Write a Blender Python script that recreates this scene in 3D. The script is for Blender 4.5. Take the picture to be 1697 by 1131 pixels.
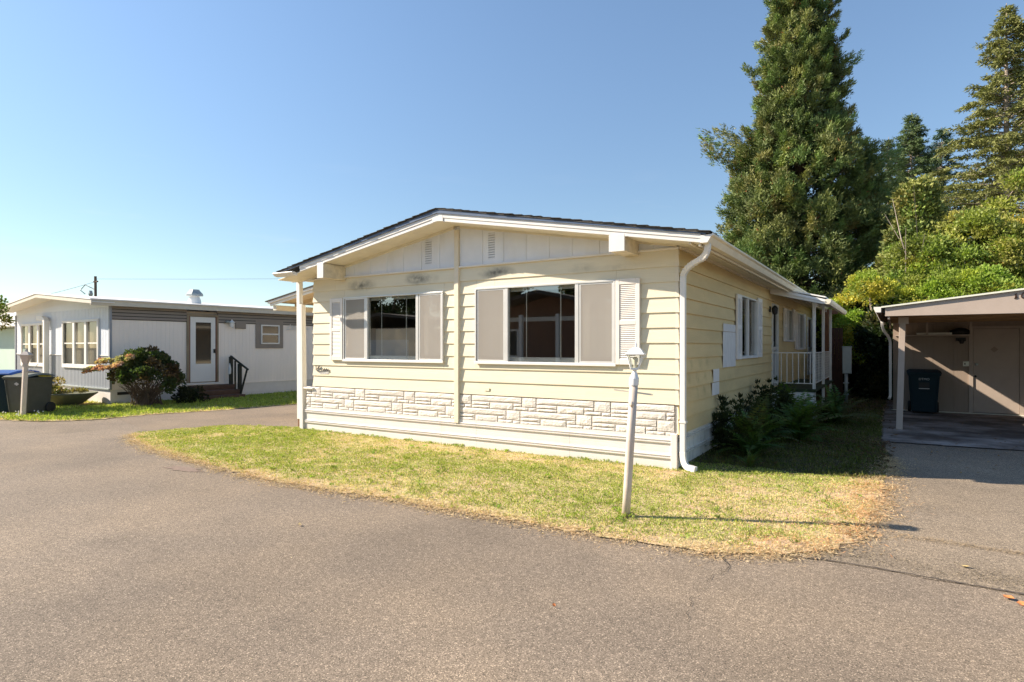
import bpy, math, random
import numpy as np
from mathutils import Vector, Matrix
random.seed(7)
R = math.radians
sc = bpy.context.scene
for o in list(bpy.data.objects): bpy.data.objects.remove(o)

# ------------------------------------------------------------------ camera, sky, sun, exposure
cam = bpy.data.objects.new('camera', bpy.data.cameras.new('camera'))
sc.collection.objects.link(cam)
cam.location = (2.2837, -7.5099, 1.55)
cam.rotation_euler = (R(90), 0, R(32.25))
cam.data.sensor_width = 36
cam.data.lens = 21.24
cam.data.shift_y = 0.0056
cam.data.clip_start = 0.05
cam.data.clip_end = 3000
sc.camera = cam

EL = R(33.5)
to_sun = Vector((-0.913*math.cos(EL), -0.408*math.cos(EL), math.sin(EL))).normalized()
world = bpy.data.worlds.new('World'); sc.world = world
world.use_nodes = True
wn, wl = world.node_tree.nodes, world.node_tree.links
wn.clear()
sky = wn.new('ShaderNodeTexSky'); sky.sky_type = 'NISHITA'; sky.sun_disc = False
sky.sun_elevation = EL; sky.sun_rotation = math.atan2(to_sun.x, to_sun.y)
sky.altitude = 200; sky.air_density = 1.0; sky.dust_density = 0.25; sky.ozone_density = 1.4
bg = wn.new('ShaderNodeBackground'); bg.inputs[1].default_value = 0.10
wo = wn.new('ShaderNodeOutputWorld')
wtc = wn.new('ShaderNodeTexCoord'); wsep = wn.new('ShaderNodeSeparateXYZ'); wl.new(wtc.outputs['Generated'], wsep.inputs[0])
wr = wn.new('ShaderNodeMapRange'); wr.interpolation_type = 'SMOOTHSTEP'
for i_, v_ in enumerate((-.02, .55, .66, .95)): wr.inputs[i_+1].default_value = v_
wl.new(wsep.outputs['Z'], wr.inputs[0])
wv = wn.new('ShaderNodeVectorMath'); wv.operation = 'SCALE'; wl.new(sky.outputs[0], wv.inputs[0]); wl.new(wr.outputs[0], wv.inputs['Scale'])
# thin cirrus low over the horizon
wmp = wn.new('ShaderNodeMapping'); wmp.inputs['Scale'].default_value = (1, 1, 7); wl.new(wtc.outputs['Generated'], wmp.inputs[0])
wno = wn.new('ShaderNodeTexNoise'); wno.inputs['Scale'].default_value = 4.5; wno.inputs['Detail'].default_value = 8; wno.inputs['Roughness'].default_value = .62; wl.new(wmp.outputs[0], wno.inputs['Vector'])
wa = wn.new('ShaderNodeMapRange'); 
for i_, v_ in enumerate((.58, .80, 0, .22)): wa.inputs[i_+1].default_value = v_
wl.new(wno.outputs['Fac'], wa.inputs[0])
wb = wn.new('ShaderNodeMapRange')
for i_, v_ in enumerate((.05, .30, 1, 0)): wb.inputs[i_+1].default_value = v_
wl.new(wsep.outputs['Z'], wb.inputs[0])
wm = wn.new('ShaderNodeMath'); wm.operation = 'MULTIPLY'; wl.new(wa.outputs[0], wm.inputs[0]); wl.new(wb.outputs[0], wm.inputs[1])
wx = wn.new('ShaderNodeMix'); wx.data_type = 'RGBA'; wl.new(wm.outputs[0], wx.inputs[0]); wc = wn.new('ShaderNodeVectorMath'); wc.operation = 'MULTIPLY'; wc.inputs[1].default_value = (.96, 1.0, 1.0); wl.new(wv.outputs[0], wc.inputs[0]); wl.new(wc.outputs[0], wx.inputs[6]); wx.inputs[7].default_value = (5.0, 4.8, 4.9, 1)
wl.new(wx.outputs[2], bg.inputs[0]); wl.new(bg.outputs[0], wo.inputs[0])
sl = bpy.data.lights.new('sun', 'SUN'); sl.energy = 5.0; sl.angle = R(0.53); sl.color = (1.0, 0.87, 0.70)
sun = bpy.data.objects.new('sun', sl); sc.collection.objects.link(sun)
sun.rotation_euler = to_sun.to_track_quat('Z', 'Y').to_euler()
sun.location = to_sun*60
vs = sc.view_settings
vs.view_transform = 'Standard'; vs.look = 'None'; vs.gamma = 1.0; vs.use_curve_mapping = False
vs.exposure = 1.12
sc.cycles.max_bounces = 8
sc.cycles.transparent_max_bounces = 12
sc.cycles.use_denoising = True

# ------------------------------------------------------------------ helpers
C = sc.collection
class MB:
    """collects shapes that become one mesh"""
    def __init__(s): s.v = []; s.f = []
    def poly(s, vs, fs):
        n = len(s.v); s.v += [tuple(p) for p in vs]; s.f += [tuple(i+n for i in f) for f in fs]; return s
    def box(s, x0, x1, y0, y1, z0, z1):
        v = [(x0,y0,z0),(x1,y0,z0),(x1,y1,z0),(x0,y1,z0),(x0,y0,z1),(x1,y0,z1),(x1,y1,z1),(x0,y1,z1)]
        return s.poly(v, [(0,3,2,1),(4,5,6,7),(0,1,5,4),(1,2,6,5),(2,3,7,6),(3,0,4,7)])
    def bar(s, a, b, w, h, up=(0,0,1)):
        a, b = Vector(a), Vector(b); d = (b-a).normalized(); u = Vector(up)
        if abs(d.dot(u)) > .98: u = Vector((0,1,0))
        r = d.cross(u).normalized(); u = r.cross(d).normalized()
        v = []
        for p in (a, b):
            for i, j in ((-1,-1),(1,-1),(1,1),(-1,1)): v.append(p + r*i*w/2 + u*j*h/2)
        return s.poly(v, [(0,3,2,1),(4,5,6,7),(0,1,5,4),(1,2,6,5),(2,3,7,6),(3,0,4,7)])
    def tube(s, pts, rad, n=8, cap=True):
        pts = [Vector(p) for p in pts]; m = len(pts)
        rads = rad if isinstance(rad, (list, tuple)) else [rad]*m
        base = len(s.v); ref = None
        for i, p in enumerate(pts):
            d = (pts[min(i+1,m-1)] - pts[max(i-1,0)]).normalized()
            if ref is None:
                ref = Vector((0,0,1)) if abs(d.z) < .9 else Vector((1,0,0))
            r = d.cross(ref).normalized(); u = r.cross(d).normalized(); ref = u
            for k in range(n):
                a = 2*math.pi*(k+.5)/n
                s.v.append(tuple(p + (r*math.cos(a)+u*math.sin(a))*rads[i]))
        for i in range(m-1):
            for k in range(n):
                k2 = (k+1) % n
                s.f.append((base+i*n+k, base+i*n+k2, base+(i+1)*n+k2, base+(i+1)*n+k))
        if cap:
            s.f.append(tuple(base+k for k in range(n))[::-1]); s.f.append(tuple(base+(m-1)*n+k for k in range(n)))
        return s
    def lathe(s, prof, c=(0,0,0), n=20, sx=1, sy=1, a0=0):
        base = len(s.v); m = len(prof)
        for r, z in prof:
            for k in range(n):
                a = a0+2*math.pi*k/n
                s.v.append((c[0]+r*math.cos(a)*sx, c[1]+r*math.sin(a)*sy, c[2]+z))
        for i in range(m-1):
            for k in range(n):
                k2 = (k+1) % n
                s.f.append((base+i*n+k, base+i*n+k2, base+(i+1)*n+k2, base+(i+1)*n+k))
        s.f.append(tuple(base+k for k in range(n))[::-1]); s.f.append(tuple(base+(m-1)*n+k for k in range(n)))
        return s
    def prism(s, poly, axis, a, b):
        """2D polygon extruded along an axis; axis 'y': (x,z); 'x': (y,z); 'z': (x,y)"""
        def m(p, t):
            return {'y': (p[0], t, p[1]), 'x': (t, p[0], p[1]), 'z': (p[0], p[1], t)}[axis]
        n = len(poly)
        v = [m(p, a) for p in poly] + [m(p, b) for p in poly]
        f = [tuple(range(n)), tuple(range(2*n-1, n-1, -1))] + [(i, i+n, (i+1)%n+n, (i+1)%n) for i in range(n)]
        return s.poly(v, f)
    def mesh(s, name, fix=True):
        me = bpy.data.meshes.new(name); me.from_pydata(s.v, [], s.f)
        if fix:
            import bmesh
            bm = bmesh.new(); bm.from_mesh(me); bmesh.ops.recalc_face_normals(bm, faces=bm.faces); bm.to_mesh(me); bm.free()
        me.update(); return me

def tag(o, label=None, cat=None, group=None, kind=None):
    if label: o['label'] = label
    if cat: o['category'] = cat
    if group: o['group'] = group
    if kind: o['kind'] = kind
    return o
def thing(name, label, cat, loc=(0,0,0), rotz=0, group=None):
    o = bpy.data.objects.new(name, None); C.objects.link(o); o.empty_display_size = .2
    o.location = loc; o.rotation_euler = (0,0,rotz)
    return tag(o, label, cat, group)
def obj(name, mb, mat, parent=None, label=None, bevel=0, smooth=False, kind=None, loc=None):
    me = mb.mesh(name) if isinstance(mb, MB) else mb
    o = bpy.data.objects.new(name, me); C.objects.link(o)
    if mat is not None and not me.materials: me.materials.append(mat)
    if parent: o.parent = parent
    if loc: o.location = loc
    if smooth: me.polygons.foreach_set('use_smooth', [True]*len(me.polygons))
    if bevel:
        b = o.modifiers.new('bevel', 'BEVEL'); b.width = bevel; b.segments = 2; b.limit_method = 'ANGLE'; b.angle_limit = R(40)
        b.harden_normals = False
    if label: o['label'] = label
    if kind: o['kind'] = kind
    return o
def copy_tree(o, parent=None):
    c = o.copy(); C.objects.link(c); c.parent = parent
    for ch in list(o.children): copy_tree(ch, c)
    return c

MATS = {}
def mat(name, col, rough=.6, var=.08, scale=2.0, stretch=(1,1,1), bump=0, bscale=60, bstretch=(1,1,1), metal=0, spec=.4,
        col2=None, c2amt=0, c2scale=1.5, objvar=0.0, detail=6, stains=None, trans=0, dirt=None, dirtscale=4, dirtamt=.5):
    if name in MATS: return MATS[name]
    m = bpy.data.materials.new(name); m.use_nodes = True
    N, L = m.node_tree.nodes, m.node_tree.links
    p = N['Principled BSDF']; p.inputs['Roughness'].default_value = rough; p.inputs['Metallic'].default_value = metal
    p.inputs['Specular IOR Level'].default_value = spec
    tc = N.new('ShaderNodeTexCoord')
    def noise(sc_, st, det=detail):
        mp = N.new('ShaderNodeMapping'); mp.inputs['Scale'].default_value = st
        L.new(tc.outputs['Object'], mp.inputs[0])
        n = N.new('ShaderNodeTexNoise'); n.inputs['Scale'].default_value = sc_; n.inputs['Detail'].default_value = det
        n.inputs['Roughness'].default_value = .6
        L.new(mp.outputs[0], n.inputs['Vector']); return n.outputs['Fac']
    def mult(fac, lo, hi, a, b):
        r = N.new('ShaderNodeMapRange'); r.inputs[1].default_value = lo; r.inputs[2].default_value = hi
        r.inputs[3].default_value = a; r.inputs[4].default_value = b; L.new(fac, r.inputs[0]); return r.outputs[0]
    def mix(fac, a, b):
        x = N.new('ShaderNodeMix'); x.data_type = 'RGBA'
        if isinstance(fac, (int, float)): x.inputs[0].default_value = fac
        else: L.new(fac, x.inputs[0])
        for s_, k in ((a, 6), (b, 7)):
            if isinstance(s_, tuple): x.inputs[k].default_value = (*s_[:3], 1)
            else: L.new(s_, x.inputs[k])
        return x.outputs[2]
    c = tuple(col)
    cur = c
    if col2: cur = mix(mult(noise(c2scale, stretch), .42, .62, 0, c2amt or 1), c, tuple(col2))
    v = mult(noise(scale, stretch), .3, .7, 1-var, 1+var)
    if objvar:
        oi = N.new('ShaderNodeObjectInfo'); a = N.new('ShaderNodeMath'); a.operation = 'MULTIPLY'
        L.new(mult(oi.outputs['Random'], 0, 1, 1-objvar, 1+objvar), a.inputs[0]); L.new(v, a.inputs[1]); v = a.outputs[0]
    vm = N.new('ShaderNodeVectorMath'); vm.operation = 'SCALE'
    if isinstance(cur, tuple): vm.inputs[0].default_value = cur
    else: L.new(cur, vm.inputs[0])
    L.new(v, vm.inputs['Scale']); cur = vm.outputs[0]
    if dirt:
        cur = mix(mult(noise(dirtscale, (1,1,.35)), .52, .78, 0, dirtamt), cur, tuple(dirt))
    for st in (stains or []):
        (sx, sy, sz), (rx, ry, rz), amt, scol = st
        mp = N.new('ShaderNodeMapping'); mp.vector_type = 'POINT'
        mp.inputs['Location'].default_value = (-sx/rx, -sy/ry, -sz/rz); mp.inputs['Scale'].default_value = (1/rx, 1/ry, 1/rz)
        L.new(tc.outputs['Object'], mp.inputs[0])
        le = N.new('ShaderNodeVectorMath'); le.operation = 'LENGTH'; L.new(mp.outputs[0], le.inputs[0])
        a = mult(le.outputs['Value'], 0.0, 1.15, 1, 0)
        b = N.new('ShaderNodeMath'); b.operation = 'MULTIPLY'; L.new(a, b.inputs[0]); L.new(mult(noise(9, (1,1,1)), .36, .60, amt*.25, amt), b.inputs[1])
        cur = mix(b.outputs[0], cur, scol)
    L.new(cur, p.inputs['Base Color'])
    if bump:
        bp = N.new('ShaderNodeBump'); bp.inputs['Strength'].default_value = bump; bp.inputs['Distance'].default_value = .01
        L.new(noise(bscale, bstretch, 4), bp.inputs['Height']); L.new(bp.outputs[0], p.inputs['Normal'])
    MATS[name] = m
    return m
def leafmat(name, sub=.35, rough=.55):
    m = bpy.data.materials.new(name); m.use_nodes = True
    N, L = m.node_tree.nodes, m.node_tree.links
    p = N['Principled BSDF']; p.inputs['Roughness'].default_value = rough; p.inputs['Specular IOR Level'].default_value = .25
    a = N.new('ShaderNodeAttribute'); a.attribute_name = 'Col'
    L.new(a.outputs['Color'], p.inputs['Base Color'])
    t = N.new('ShaderNodeBsdfTranslucent'); g = N.new('ShaderNodeVectorMath'); g.operation = 'MULTIPLY'
    g.inputs[1].default_value = (1.25, 1.35, .6); L.new(a.outputs['Color'], g.inputs[0]); L.new(g.outputs[0], t.inputs[0])
    mx = N.new('ShaderNodeMixShader'); mx.inputs[0].default_value = sub
    L.new(p.outputs[0], mx.inputs[1]); L.new(t.outputs[0], mx.inputs[2])
    L.new(mx.outputs[0], N['Material Output'].inputs[0])
    return m
def glassmat(name, tint=(.75,.78,.76), f0=1.5, boost=1.6):
    m = bpy.data.materials.new(name); m.use_nodes = True
    N, L = m.node_tree.nodes, m.node_tree.links; N.remove(N['Principled BSDF'])
    tr = N.new('ShaderNodeBsdfTransparent'); tr.inputs[0].default_value = (*tint, 1)
    gl = N.new('ShaderNodeBsdfGlossy'); gl.inputs['Roughness'].default_value = .01
    ge = N.new('ShaderNodeNewGeometry'); dt = N.new('ShaderNodeVectorMath'); dt.operation = 'DOT_PRODUCT'
    L.new(ge.outputs['Incoming'], dt.inputs[0]); L.new(ge.outputs['Normal'], dt.inputs[1])
    def M_(op, a, b=None, cl=False):
        q = N.new('ShaderNodeMath'); q.operation = op; q.use_clamp = cl
        for i_, v_ in enumerate((a, b)):
            if v_ is None: continue
            if isinstance(v_, (int, float)): q.inputs[i_].default_value = v_
            else: L.new(v_, q.inputs[i_])
        return q.outputs[0]
    ab = M_('ABSOLUTE', dt.outputs['Value']); om = M_('SUBTRACT', 1.0, ab, True); pw = M_('POWER', om, 5.0)
    mm = N.new('ShaderNodeMath'); mm.operation = 'MULTIPLY'; mm.inputs[1].default_value = boost; mm.use_clamp = True
    L.new(M_('ADD', M_('MULTIPLY', pw, .94), .055), mm.inputs[0])
    mx = N.new('ShaderNodeMixShader'); L.new(mm.outputs[0], mx.inputs[0]); L.new(tr.outputs[0], mx.inputs[1]); L.new(gl.outputs[0], mx.inputs[2])
    L.new(mx.outputs[0], N['Material Output'].inputs[0])
    return m

CREAM = (.72,.655,.50)
mould = (.16,.15,.12)
M_siding = mat('cream siding', CREAM, rough=.55, var=.05, scale=3, stretch=(.4,.4,3), bump=.25, bscale=70, bstretch=(.06,.06,1.6), objvar=.025,
    stains=[((-5.55,0,2.62),(.36,.6,.11),1.0,mould), ((-4.28,0,2.66),(.26,.6,.11),1.3,mould), ((-4.0,0,2.64),(.2,.6,.08),.5,mould),
            ((-2.72,0,2.66),(.32,.6,.10),1.15,mould), ((-1.3,0,2.62),(.25,.6,.08),.4,mould), ((-.75,0,2.6),(.3,.6,.06),.3,mould)])
SD = (.62,.475,.24)  # deeper and yellower than the front siding
M_side = mat('yellow side siding', SD, rough=.6, var=.09, scale=2.2, stretch=(1,.5,2), bump=.25, bscale=70, bstretch=(.06,.06,1.6), objvar=.05,
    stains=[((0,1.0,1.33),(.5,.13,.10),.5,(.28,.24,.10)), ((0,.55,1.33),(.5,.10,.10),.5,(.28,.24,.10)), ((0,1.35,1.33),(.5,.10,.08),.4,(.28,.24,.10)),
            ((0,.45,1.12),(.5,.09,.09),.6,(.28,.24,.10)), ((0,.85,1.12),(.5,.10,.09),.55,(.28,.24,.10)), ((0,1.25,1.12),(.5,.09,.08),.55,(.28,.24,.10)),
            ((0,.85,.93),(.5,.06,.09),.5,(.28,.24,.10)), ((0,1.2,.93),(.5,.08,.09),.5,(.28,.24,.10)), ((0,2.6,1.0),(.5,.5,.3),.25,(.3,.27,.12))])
M_trimcream = mat('cream trim', (.72,.65,.52), var=.06, scale=6, bump=.1)
M_white = mat('white paint', (.74,.715,.68), rough=.45, var=.04, scale=5, bump=.06, bscale=40, dirt=(.45,.42,.36), dirtscale=7, dirtamt=.25)
M_whitemetal = mat('white metal', (.75,.735,.715), rough=.35, var=.03, scale=3, bump=.05, bscale=8, dirt=(.5,.47,.4), dirtscale=5, dirtamt=.2)
M_soffit = mat('soffit paint', (.72,.665,.54), rough=.7, var=.08, scale=4, bump=.08)
M_beam = mat('weathered beam', (.62,.55,.42), rough=.7, var=.2, scale=8, bump=.2)
M_gable = mat('gable panel white', (.74,.76,.80), rough=.6, var=.05, scale=3, bump=.05, objvar=.03, dirt=(.5,.47,.40), dirtscale=3, dirtamt=.25)
M_edge = mat('navy drip edge', (.08,.12,.20), rough=.4, var=.15)
M_shingle = mat('asphalt shingle', (.07,.065,.06), rough=.95, var=.3, scale=40, bump=.6, bscale=120, objvar=.2)
M_stone = mat('white faux stone', (.69,.645,.60), rough=.75, var=.10, scale=9, bump=.9, bscale=45, bstretch=(.8,.8,1.3), objvar=.07)
M_grout = mat('stone joint', (.45,.40,.35), rough=.9, var=.1)
M_skirt = mat('white skirting', (.70,.665,.635), rough=.5, var=.04, scale=3, bump=.05, bscale=30, dirt=(.5,.45,.36), dirtscale=6, dirtamt=.2)
M_sideskirt = mat('dirty side skirting', (.66,.62,.55), rough=.6, var=.08, scale=3, dirt=(.2,.18,.14), dirtscale=9, dirtamt=.7)
M_alu = mat('window aluminium', (.62,.62,.61), rough=.4, var=.05, metal=.3, scale=6)
M_aludark = mat('recess grey', (.24,.23,.22), rough=.6)
M_blind = mat('vertical blind', (.80,.74,.66), rough=.8, var=.05, scale=6)
M_shutter = mat('shutter plastic', (.74,.70,.66), rough=.5, var=.04, scale=6)
M_room = mat('room wall', (.42,.35,.28), rough=.9, var=.05)
M_brownpanel = mat('wood panelling', (.20,.10,.065), rough=.7, var=.3, scale=3, stretch=(8,8,.6))
M_tanboard = mat('tan cabinet', (.58,.46,.34), rough=.8, var=.05)
M_interiorwhite = mat('interior trim', (.75,.72,.67), rough=.7)
M_glass = glassmat('window glass', boost=5.2)
M_glass2 = glassmat('plain glass', boost=1.3)
M_glasslamp = glassmat('lantern glass', (.86,.88,.86), boost=1.3)
M_screen = bpy.data.materials.new('insect screen'); M_screen.use_nodes = True
_n, _l = M_screen.node_tree.nodes, M_screen.node_tree.links
_n['Principled BSDF'].inputs['Base Color'].default_value = (.60,.555,.51,1); _n['Principled BSDF'].inputs['Roughness'].default_value = .8
_t = _n.new('ShaderNodeBsdfTransparent'); _m = _n.new('ShaderNodeMixShader'); _m.inputs[0].default_value = .44
_l.new(_t.outputs[0], _m.inputs[1]); _l.new(_n['Principled BSDF'].outputs[0], _m.inputs[2]); _l.new(_m.outputs[0], _n['Material Output'].inputs[0])
M_black = mat('black', (.015,.015,.015), rough=.6)
M_rust = mat('rust', (.16,.08,.04), rough=.9, var=.3, scale=20)
M_patchboard = mat('bare plywood patch', (.64,.62,.60), rough=.8, var=.14, scale=5, stretch=(1,9,1.2), detail=8)
M_porchwhite = mat('porch white', (.70,.69,.66), rough=.5, var=.08, scale=9, dirt=(.3,.26,.2), dirtscale=12, dirtamt=.4)
M_deck = mat('green deck carpet', (.03,.045,.02), rough=.95, var=.2, scale=30)
M_brownpost = mat('stained brown post', (.16,.07,.03), rough=.7, var=.3, scale=5, stretch=(6,6,1))
M_fence = mat('dark fence stain', (.05,.022,.012), rough=.8, var=.3, scale=5, stretch=(6,6,1))
M_galv = mat('galvanised grey', (.36,.40,.40), rough=.5, metal=.3, var=.08, scale=8)
M_lamp = mat('lamp post paint', (.58,.50,.43), rough=.5, var=.10, scale=6, bump=.12, bscale=20, dirt=(.38,.31,.25), dirtscale=12, dirtamt=.55)
M_lampwhite = mat('lantern white enamel', (.78,.78,.77), rough=.3, var=.03)
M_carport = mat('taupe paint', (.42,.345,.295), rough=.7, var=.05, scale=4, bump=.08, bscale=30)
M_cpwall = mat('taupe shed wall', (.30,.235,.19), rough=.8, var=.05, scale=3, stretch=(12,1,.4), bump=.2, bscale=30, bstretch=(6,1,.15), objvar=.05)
M_cpwood = mat('raw roof lumber', (.30,.19,.10), rough=.85, var=.3, scale=5, stretch=(.4,4,4))
M_rafter = mat('pale rafter wood', (.62,.50,.33), rough=.8, var=.15, scale=6)
M_cproof = mat('cream roof metal', (.72,.72,.62), rough=.4, var=.04)
M_concrete = mat('shade darkened stained slab', (.085,.068,.058), rough=.85, var=.35, scale=1.3, bump=.3, bscale=50, col2=(.30,.27,.25), c2amt=.9, c2scale=1.1)  # base colour darkened to deepen the carport shade
M_bin = mat('dark green bin plastic', (.008,.022,.030), rough=.7, spec=.2, var=.1)
M_bingrey = mat('grey bin plastic', (.075,.075,.062), rough=.55, var=.12, scale=6)
M_binlidgrey = mat('grey bin lid', (.13,.14,.11), rough=.5, var=.1)
M_binlidblue = mat('blue bin lid', (.03,.10,.33), rough=.4, var=.08)
M_nwhite = mat('neighbour white siding', (.86,.77,.69), rough=.5, var=.03, scale=2, stretch=(1,1,.3), objvar=.03)
M_nfront = mat('neighbour front white', (.68,.72,.79), rough=.45, var=.03, scale=3)
M_ngrey = mat('neighbour grey siding', (.29,.31,.345), rough=.5, var=.05, scale=3)
M_ntaupe = mat('neighbour taupe band', (.26,.22,.185), rough=.6, var=.05)
M_ntrim = mat('neighbour trim', (.75,.73,.69), rough=.5, var=.04)
M_nfascia = mat('neighbour fascia', (.60,.56,.48), rough=.5, var=.06, scale=4)
M_nroof = mat('white roof coating', (.80,.79,.77), rough=.6, var=.03)
M_curtain = mat('net curtain', (.50,.43,.35), rough=.9, var=.06, scale=12, stretch=(6,6,.5))
M_step = mat('brown wooden step', (.10,.055,.038), rough=.8, var=.25, scale=6)
M_rail = mat('black green rail', (.02,.022,.016), rough=.6, var=.2)
M_bowl = mat('grey green planter', (.13,.14,.095), rough=.8, var=.15, scale=8)
M_soil = mat('soil', (.07,.045,.03), rough=1, var=.3, scale=20, bump=.5)
M_bark = mat('bark', (.14,.10,.075), rough=.95, var=.3, scale=5, stretch=(3,3,.6), bump=.6, bscale=14)
M_barkgrey = mat('grey bark', (.30,.25,.21), rough=.95, var=.25, scale=5, stretch=(3,3,.6), bump=.5, bscale=14)
M_mint = mat('mint green wall', (.46,.58,.50), rough=.6, var=.04)
M_acrosswall = mat('tan wall', (.70,.58,.44), rough=.8)
M_leaf = leafmat('leaf')
M_needle = leafmat('needle', sub=.12, rough=.6)
M_grass = leafmat('grass blade', sub=.3, rough=.7)

# ------------------------------------------------------------------ numpy leaf meshes
rng = np.random.default_rng(11)
def leafmesh(name, pos, axis, width_dir, length, width, cols):
    """diamond leaves: base at pos, along axis; returns mesh with a colour per leaf"""
    n = len(pos); L = length.reshape(-1,1); W = width.reshape(-1,1)
    v = np.empty((n,4,3)); v[:,0] = pos; v[:,1] = pos+axis*L*.45+width_dir*W*.5; v[:,2] = pos+axis*L; v[:,3] = pos+axis*L*.45-width_dir*W*.5
    me = bpy.data.meshes.new(name)
    me.vertices.add(n*4); me.vertices.foreach_set('co', v.reshape(-1).astype(np.float32))
    me.loops.add(n*4); me.loops.foreach_set('vertex_index', np.arange(n*4, dtype=np.int32))
    me.polygons.add(n); me.polygons.foreach_set('loop_start', np.arange(0, n*4, 4, dtype=np.int32)); me.polygons.foreach_set('loop_total', np.full(n, 4, dtype=np.int32))
    me.update(calc_edges=True)
    at = me.color_attributes.new('Col', 'FLOAT_COLOR', 'POINT')
    cc = np.ones((n,4,4)); cc[:,:,:3] = cols[:,None,:]
    at.data.foreach_set('color', cc.reshape(-1).astype(np.float32))
    return me
def unit(a): return a/np.maximum(np.linalg.norm(a, axis=-1, keepdims=True), 1e-9)
def rand_perp(ax):
    r = unit(rng.normal(size=ax.shape)); return unit(np.cross(ax, r))
def tint(n, base, var=.25, base2=None, p2=0.0):
    c = np.tile(np.array(base, float), (n,1))
    if base2 is not None:
        k = rng.random(n) < p2; c[k] = np.array(base2)
    return c*(1+var*rng.uniform(-1,1,(n,1)))*(1+.06*rng.normal(size=(n,3)))
def clump_cloud(centres, radii, per, spread_out, leaf_len, leaf_w, cols, up=.3, sprig=0, sprig_r=.1, flat=1.0):
    """leaves on the shells of many clumps; centres (n,3), radii (n,), spread_out (n,3) is the direction the clump grows"""
    n = len(centres)
    idx = np.repeat(np.arange(n), per)
    d = unit(rng.normal(size=(len(idx),3))); d = unit(d + .55*spread_out[idx] + np.array([0,0,up]))
    rr = radii[idx]*rng.uniform(.45,1.08,len(idx))
    p = centres[idx] + d*rr[:,None]*np.array([1,1,flat])
    if sprig:
        k = np.repeat(np.arange(len(p)), sprig); p = p[k] + rng.normal(size=(len(k),3))*sprig_r; d = d[k]; idx = idx[k]
    ax = unit(d*.8 + rng.normal(size=d.shape)*.55 + np.array([0,0,up*.5]))
    wd = rand_perp(ax)
    m = len(p)
    return p, ax, wd, leaf_len*rng.uniform(.6,1.25,m), leaf_w*rng.uniform(.7,1.25,m), cols[idx]*(1+.18*rng.uniform(-1,1,(m,1)))

# ------------------------------------------------------------------ ground, road, lawns
def roadmat(name, base, speck=.55):
    m = bpy.data.materials.new(name); m.use_nodes = True
    N, L = m.node_tree.nodes, m.node_tree.links; p = N['Principled BSDF']
    p.inputs['Roughness'].default_value = .88; p.inputs['Specular IOR Level'].default_value = .3
    tc = N.new('ShaderNodeTexCoord')
    def tex(kind, s, det=2):
        n = N.new(kind); n.inputs['Scale'].default_value = s
        if kind == 'ShaderNodeTexNoise': n.inputs['Detail'].default_value = det
        L.new(tc.outputs['Object'], n.inputs['Vector']); return n
    def mr(s, a, b, c, d):
        r = N.new('ShaderNodeMapRange'); [setattr(r.inputs[i+1], 'default_value', v) for i, v in enumerate((a,b,c,d))]; L.new(s, r.inputs[0]); return r.outputs[0]
    def mul(a, b):
        r = N.new('ShaderNodeMath'); r.operation = 'MULTIPLY'; L.new(a, r.inputs[0]); L.new(b, r.inputs[1]); return r.outputs[0]
    vo = tex('ShaderNodeTexVoronoi', 200)
    sep = N.new('ShaderNodeSeparateColor'); L.new(vo.outputs['Color'], sep.inputs[0])
    rp = N.new('ShaderNodeValToRGB'); e = rp.color_ramp.elements
    e[0].position = 0; e[0].color = (1-speck,)*3+(1,); e[1].position = 1; e[1].color = (1+speck*2.2,)*3+(1,)
    k = e.new(.55); k.color = (1,1,1,1); k = e.new(.87); k.color = (1.12,1.12,1.12,1)
    L.new(sep.outputs[0], rp.inputs[0])
    s2 = N.new('ShaderNodeSeparateColor'); L.new(rp.outputs[0], s2.inputs[0])
    v = mul(s2.outputs[0], mr(tex('ShaderNodeTexNoise', 24, 6).outputs[0], .3, .7, .86, 1.14))
    v = mul(v, mr(tex('ShaderNodeTexNoise', .35, 6).outputs[0], .35, .65, .80, 1.12))
    v = mul(v, mr(tex('ShaderNodeTexNoise', 2.2, 5).outputs[0], .3, .7, .93, 1.06))
    v = mul(v, mr(tex('ShaderNodeTexNoise', 1.1, 8).outputs[0], .60, .72, 1.0, .80))
    big = tex('ShaderNodeTexNoise', .7, 3).outputs[0]
    mx = N.new('ShaderNodeMix'); mx.data_type = 'RGBA'; L.new(mr(big, .4, .65, 0, 1), mx.inputs[0])
    mx.inputs[6].default_value = (*base, 1); mx.inputs[7].default_value = (base[0]*1.02, base[1]*1.0, base[2]*.96, 1)
    vm = N.new('ShaderNodeVectorMath'); vm.operation = 'SCALE'; L.new(mx.outputs[2], vm.inputs[0]); L.new(v, vm.inputs['Scale'])
    L.new(vm.outputs[0], p.inputs['Base Color'])
    bp = N.new('ShaderNodeBump'); bp.inputs['Strength'].default_value = .55; bp.inputs['Distance'].default_value = .004
    L.new(s2.outputs[0], bp.inputs['Height']); L.new(bp.outputs[0], p.inputs['Normal'])
    return m
M_road = roadmat('road asphalt', (.250,.202,.156), speck=.6)
M_drive = roadmat('driveway asphalt', (.265,.215,.162), speck=.65)
M_drive2 = roadmat('far driveway asphalt', (.235,.186,.140), speck=.4)
M_dirtground = mat('bare ground', (.13,.10,.07), rough=1, var=.3, scale=.4, col2=(.09,.11,.04), c2amt=.8, c2scale=.08)
M_thatch = mat('lawn thatch', (.46,.38,.20), rough=1, var=.35, scale=14, bump=.8, bscale=45, col2=(.50,.36,.24), c2amt=1, c2scale=1.6)
M_shadesoil = mat('shade darkened soil', (.045,.045,.018), rough=1, var=.4, scale=12, bump=.8, bscale=45, col2=(.075,.042,.022), c2amt=.9, c2scale=1.2)  # ground colour darkened to stand in for the passage shade

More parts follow.
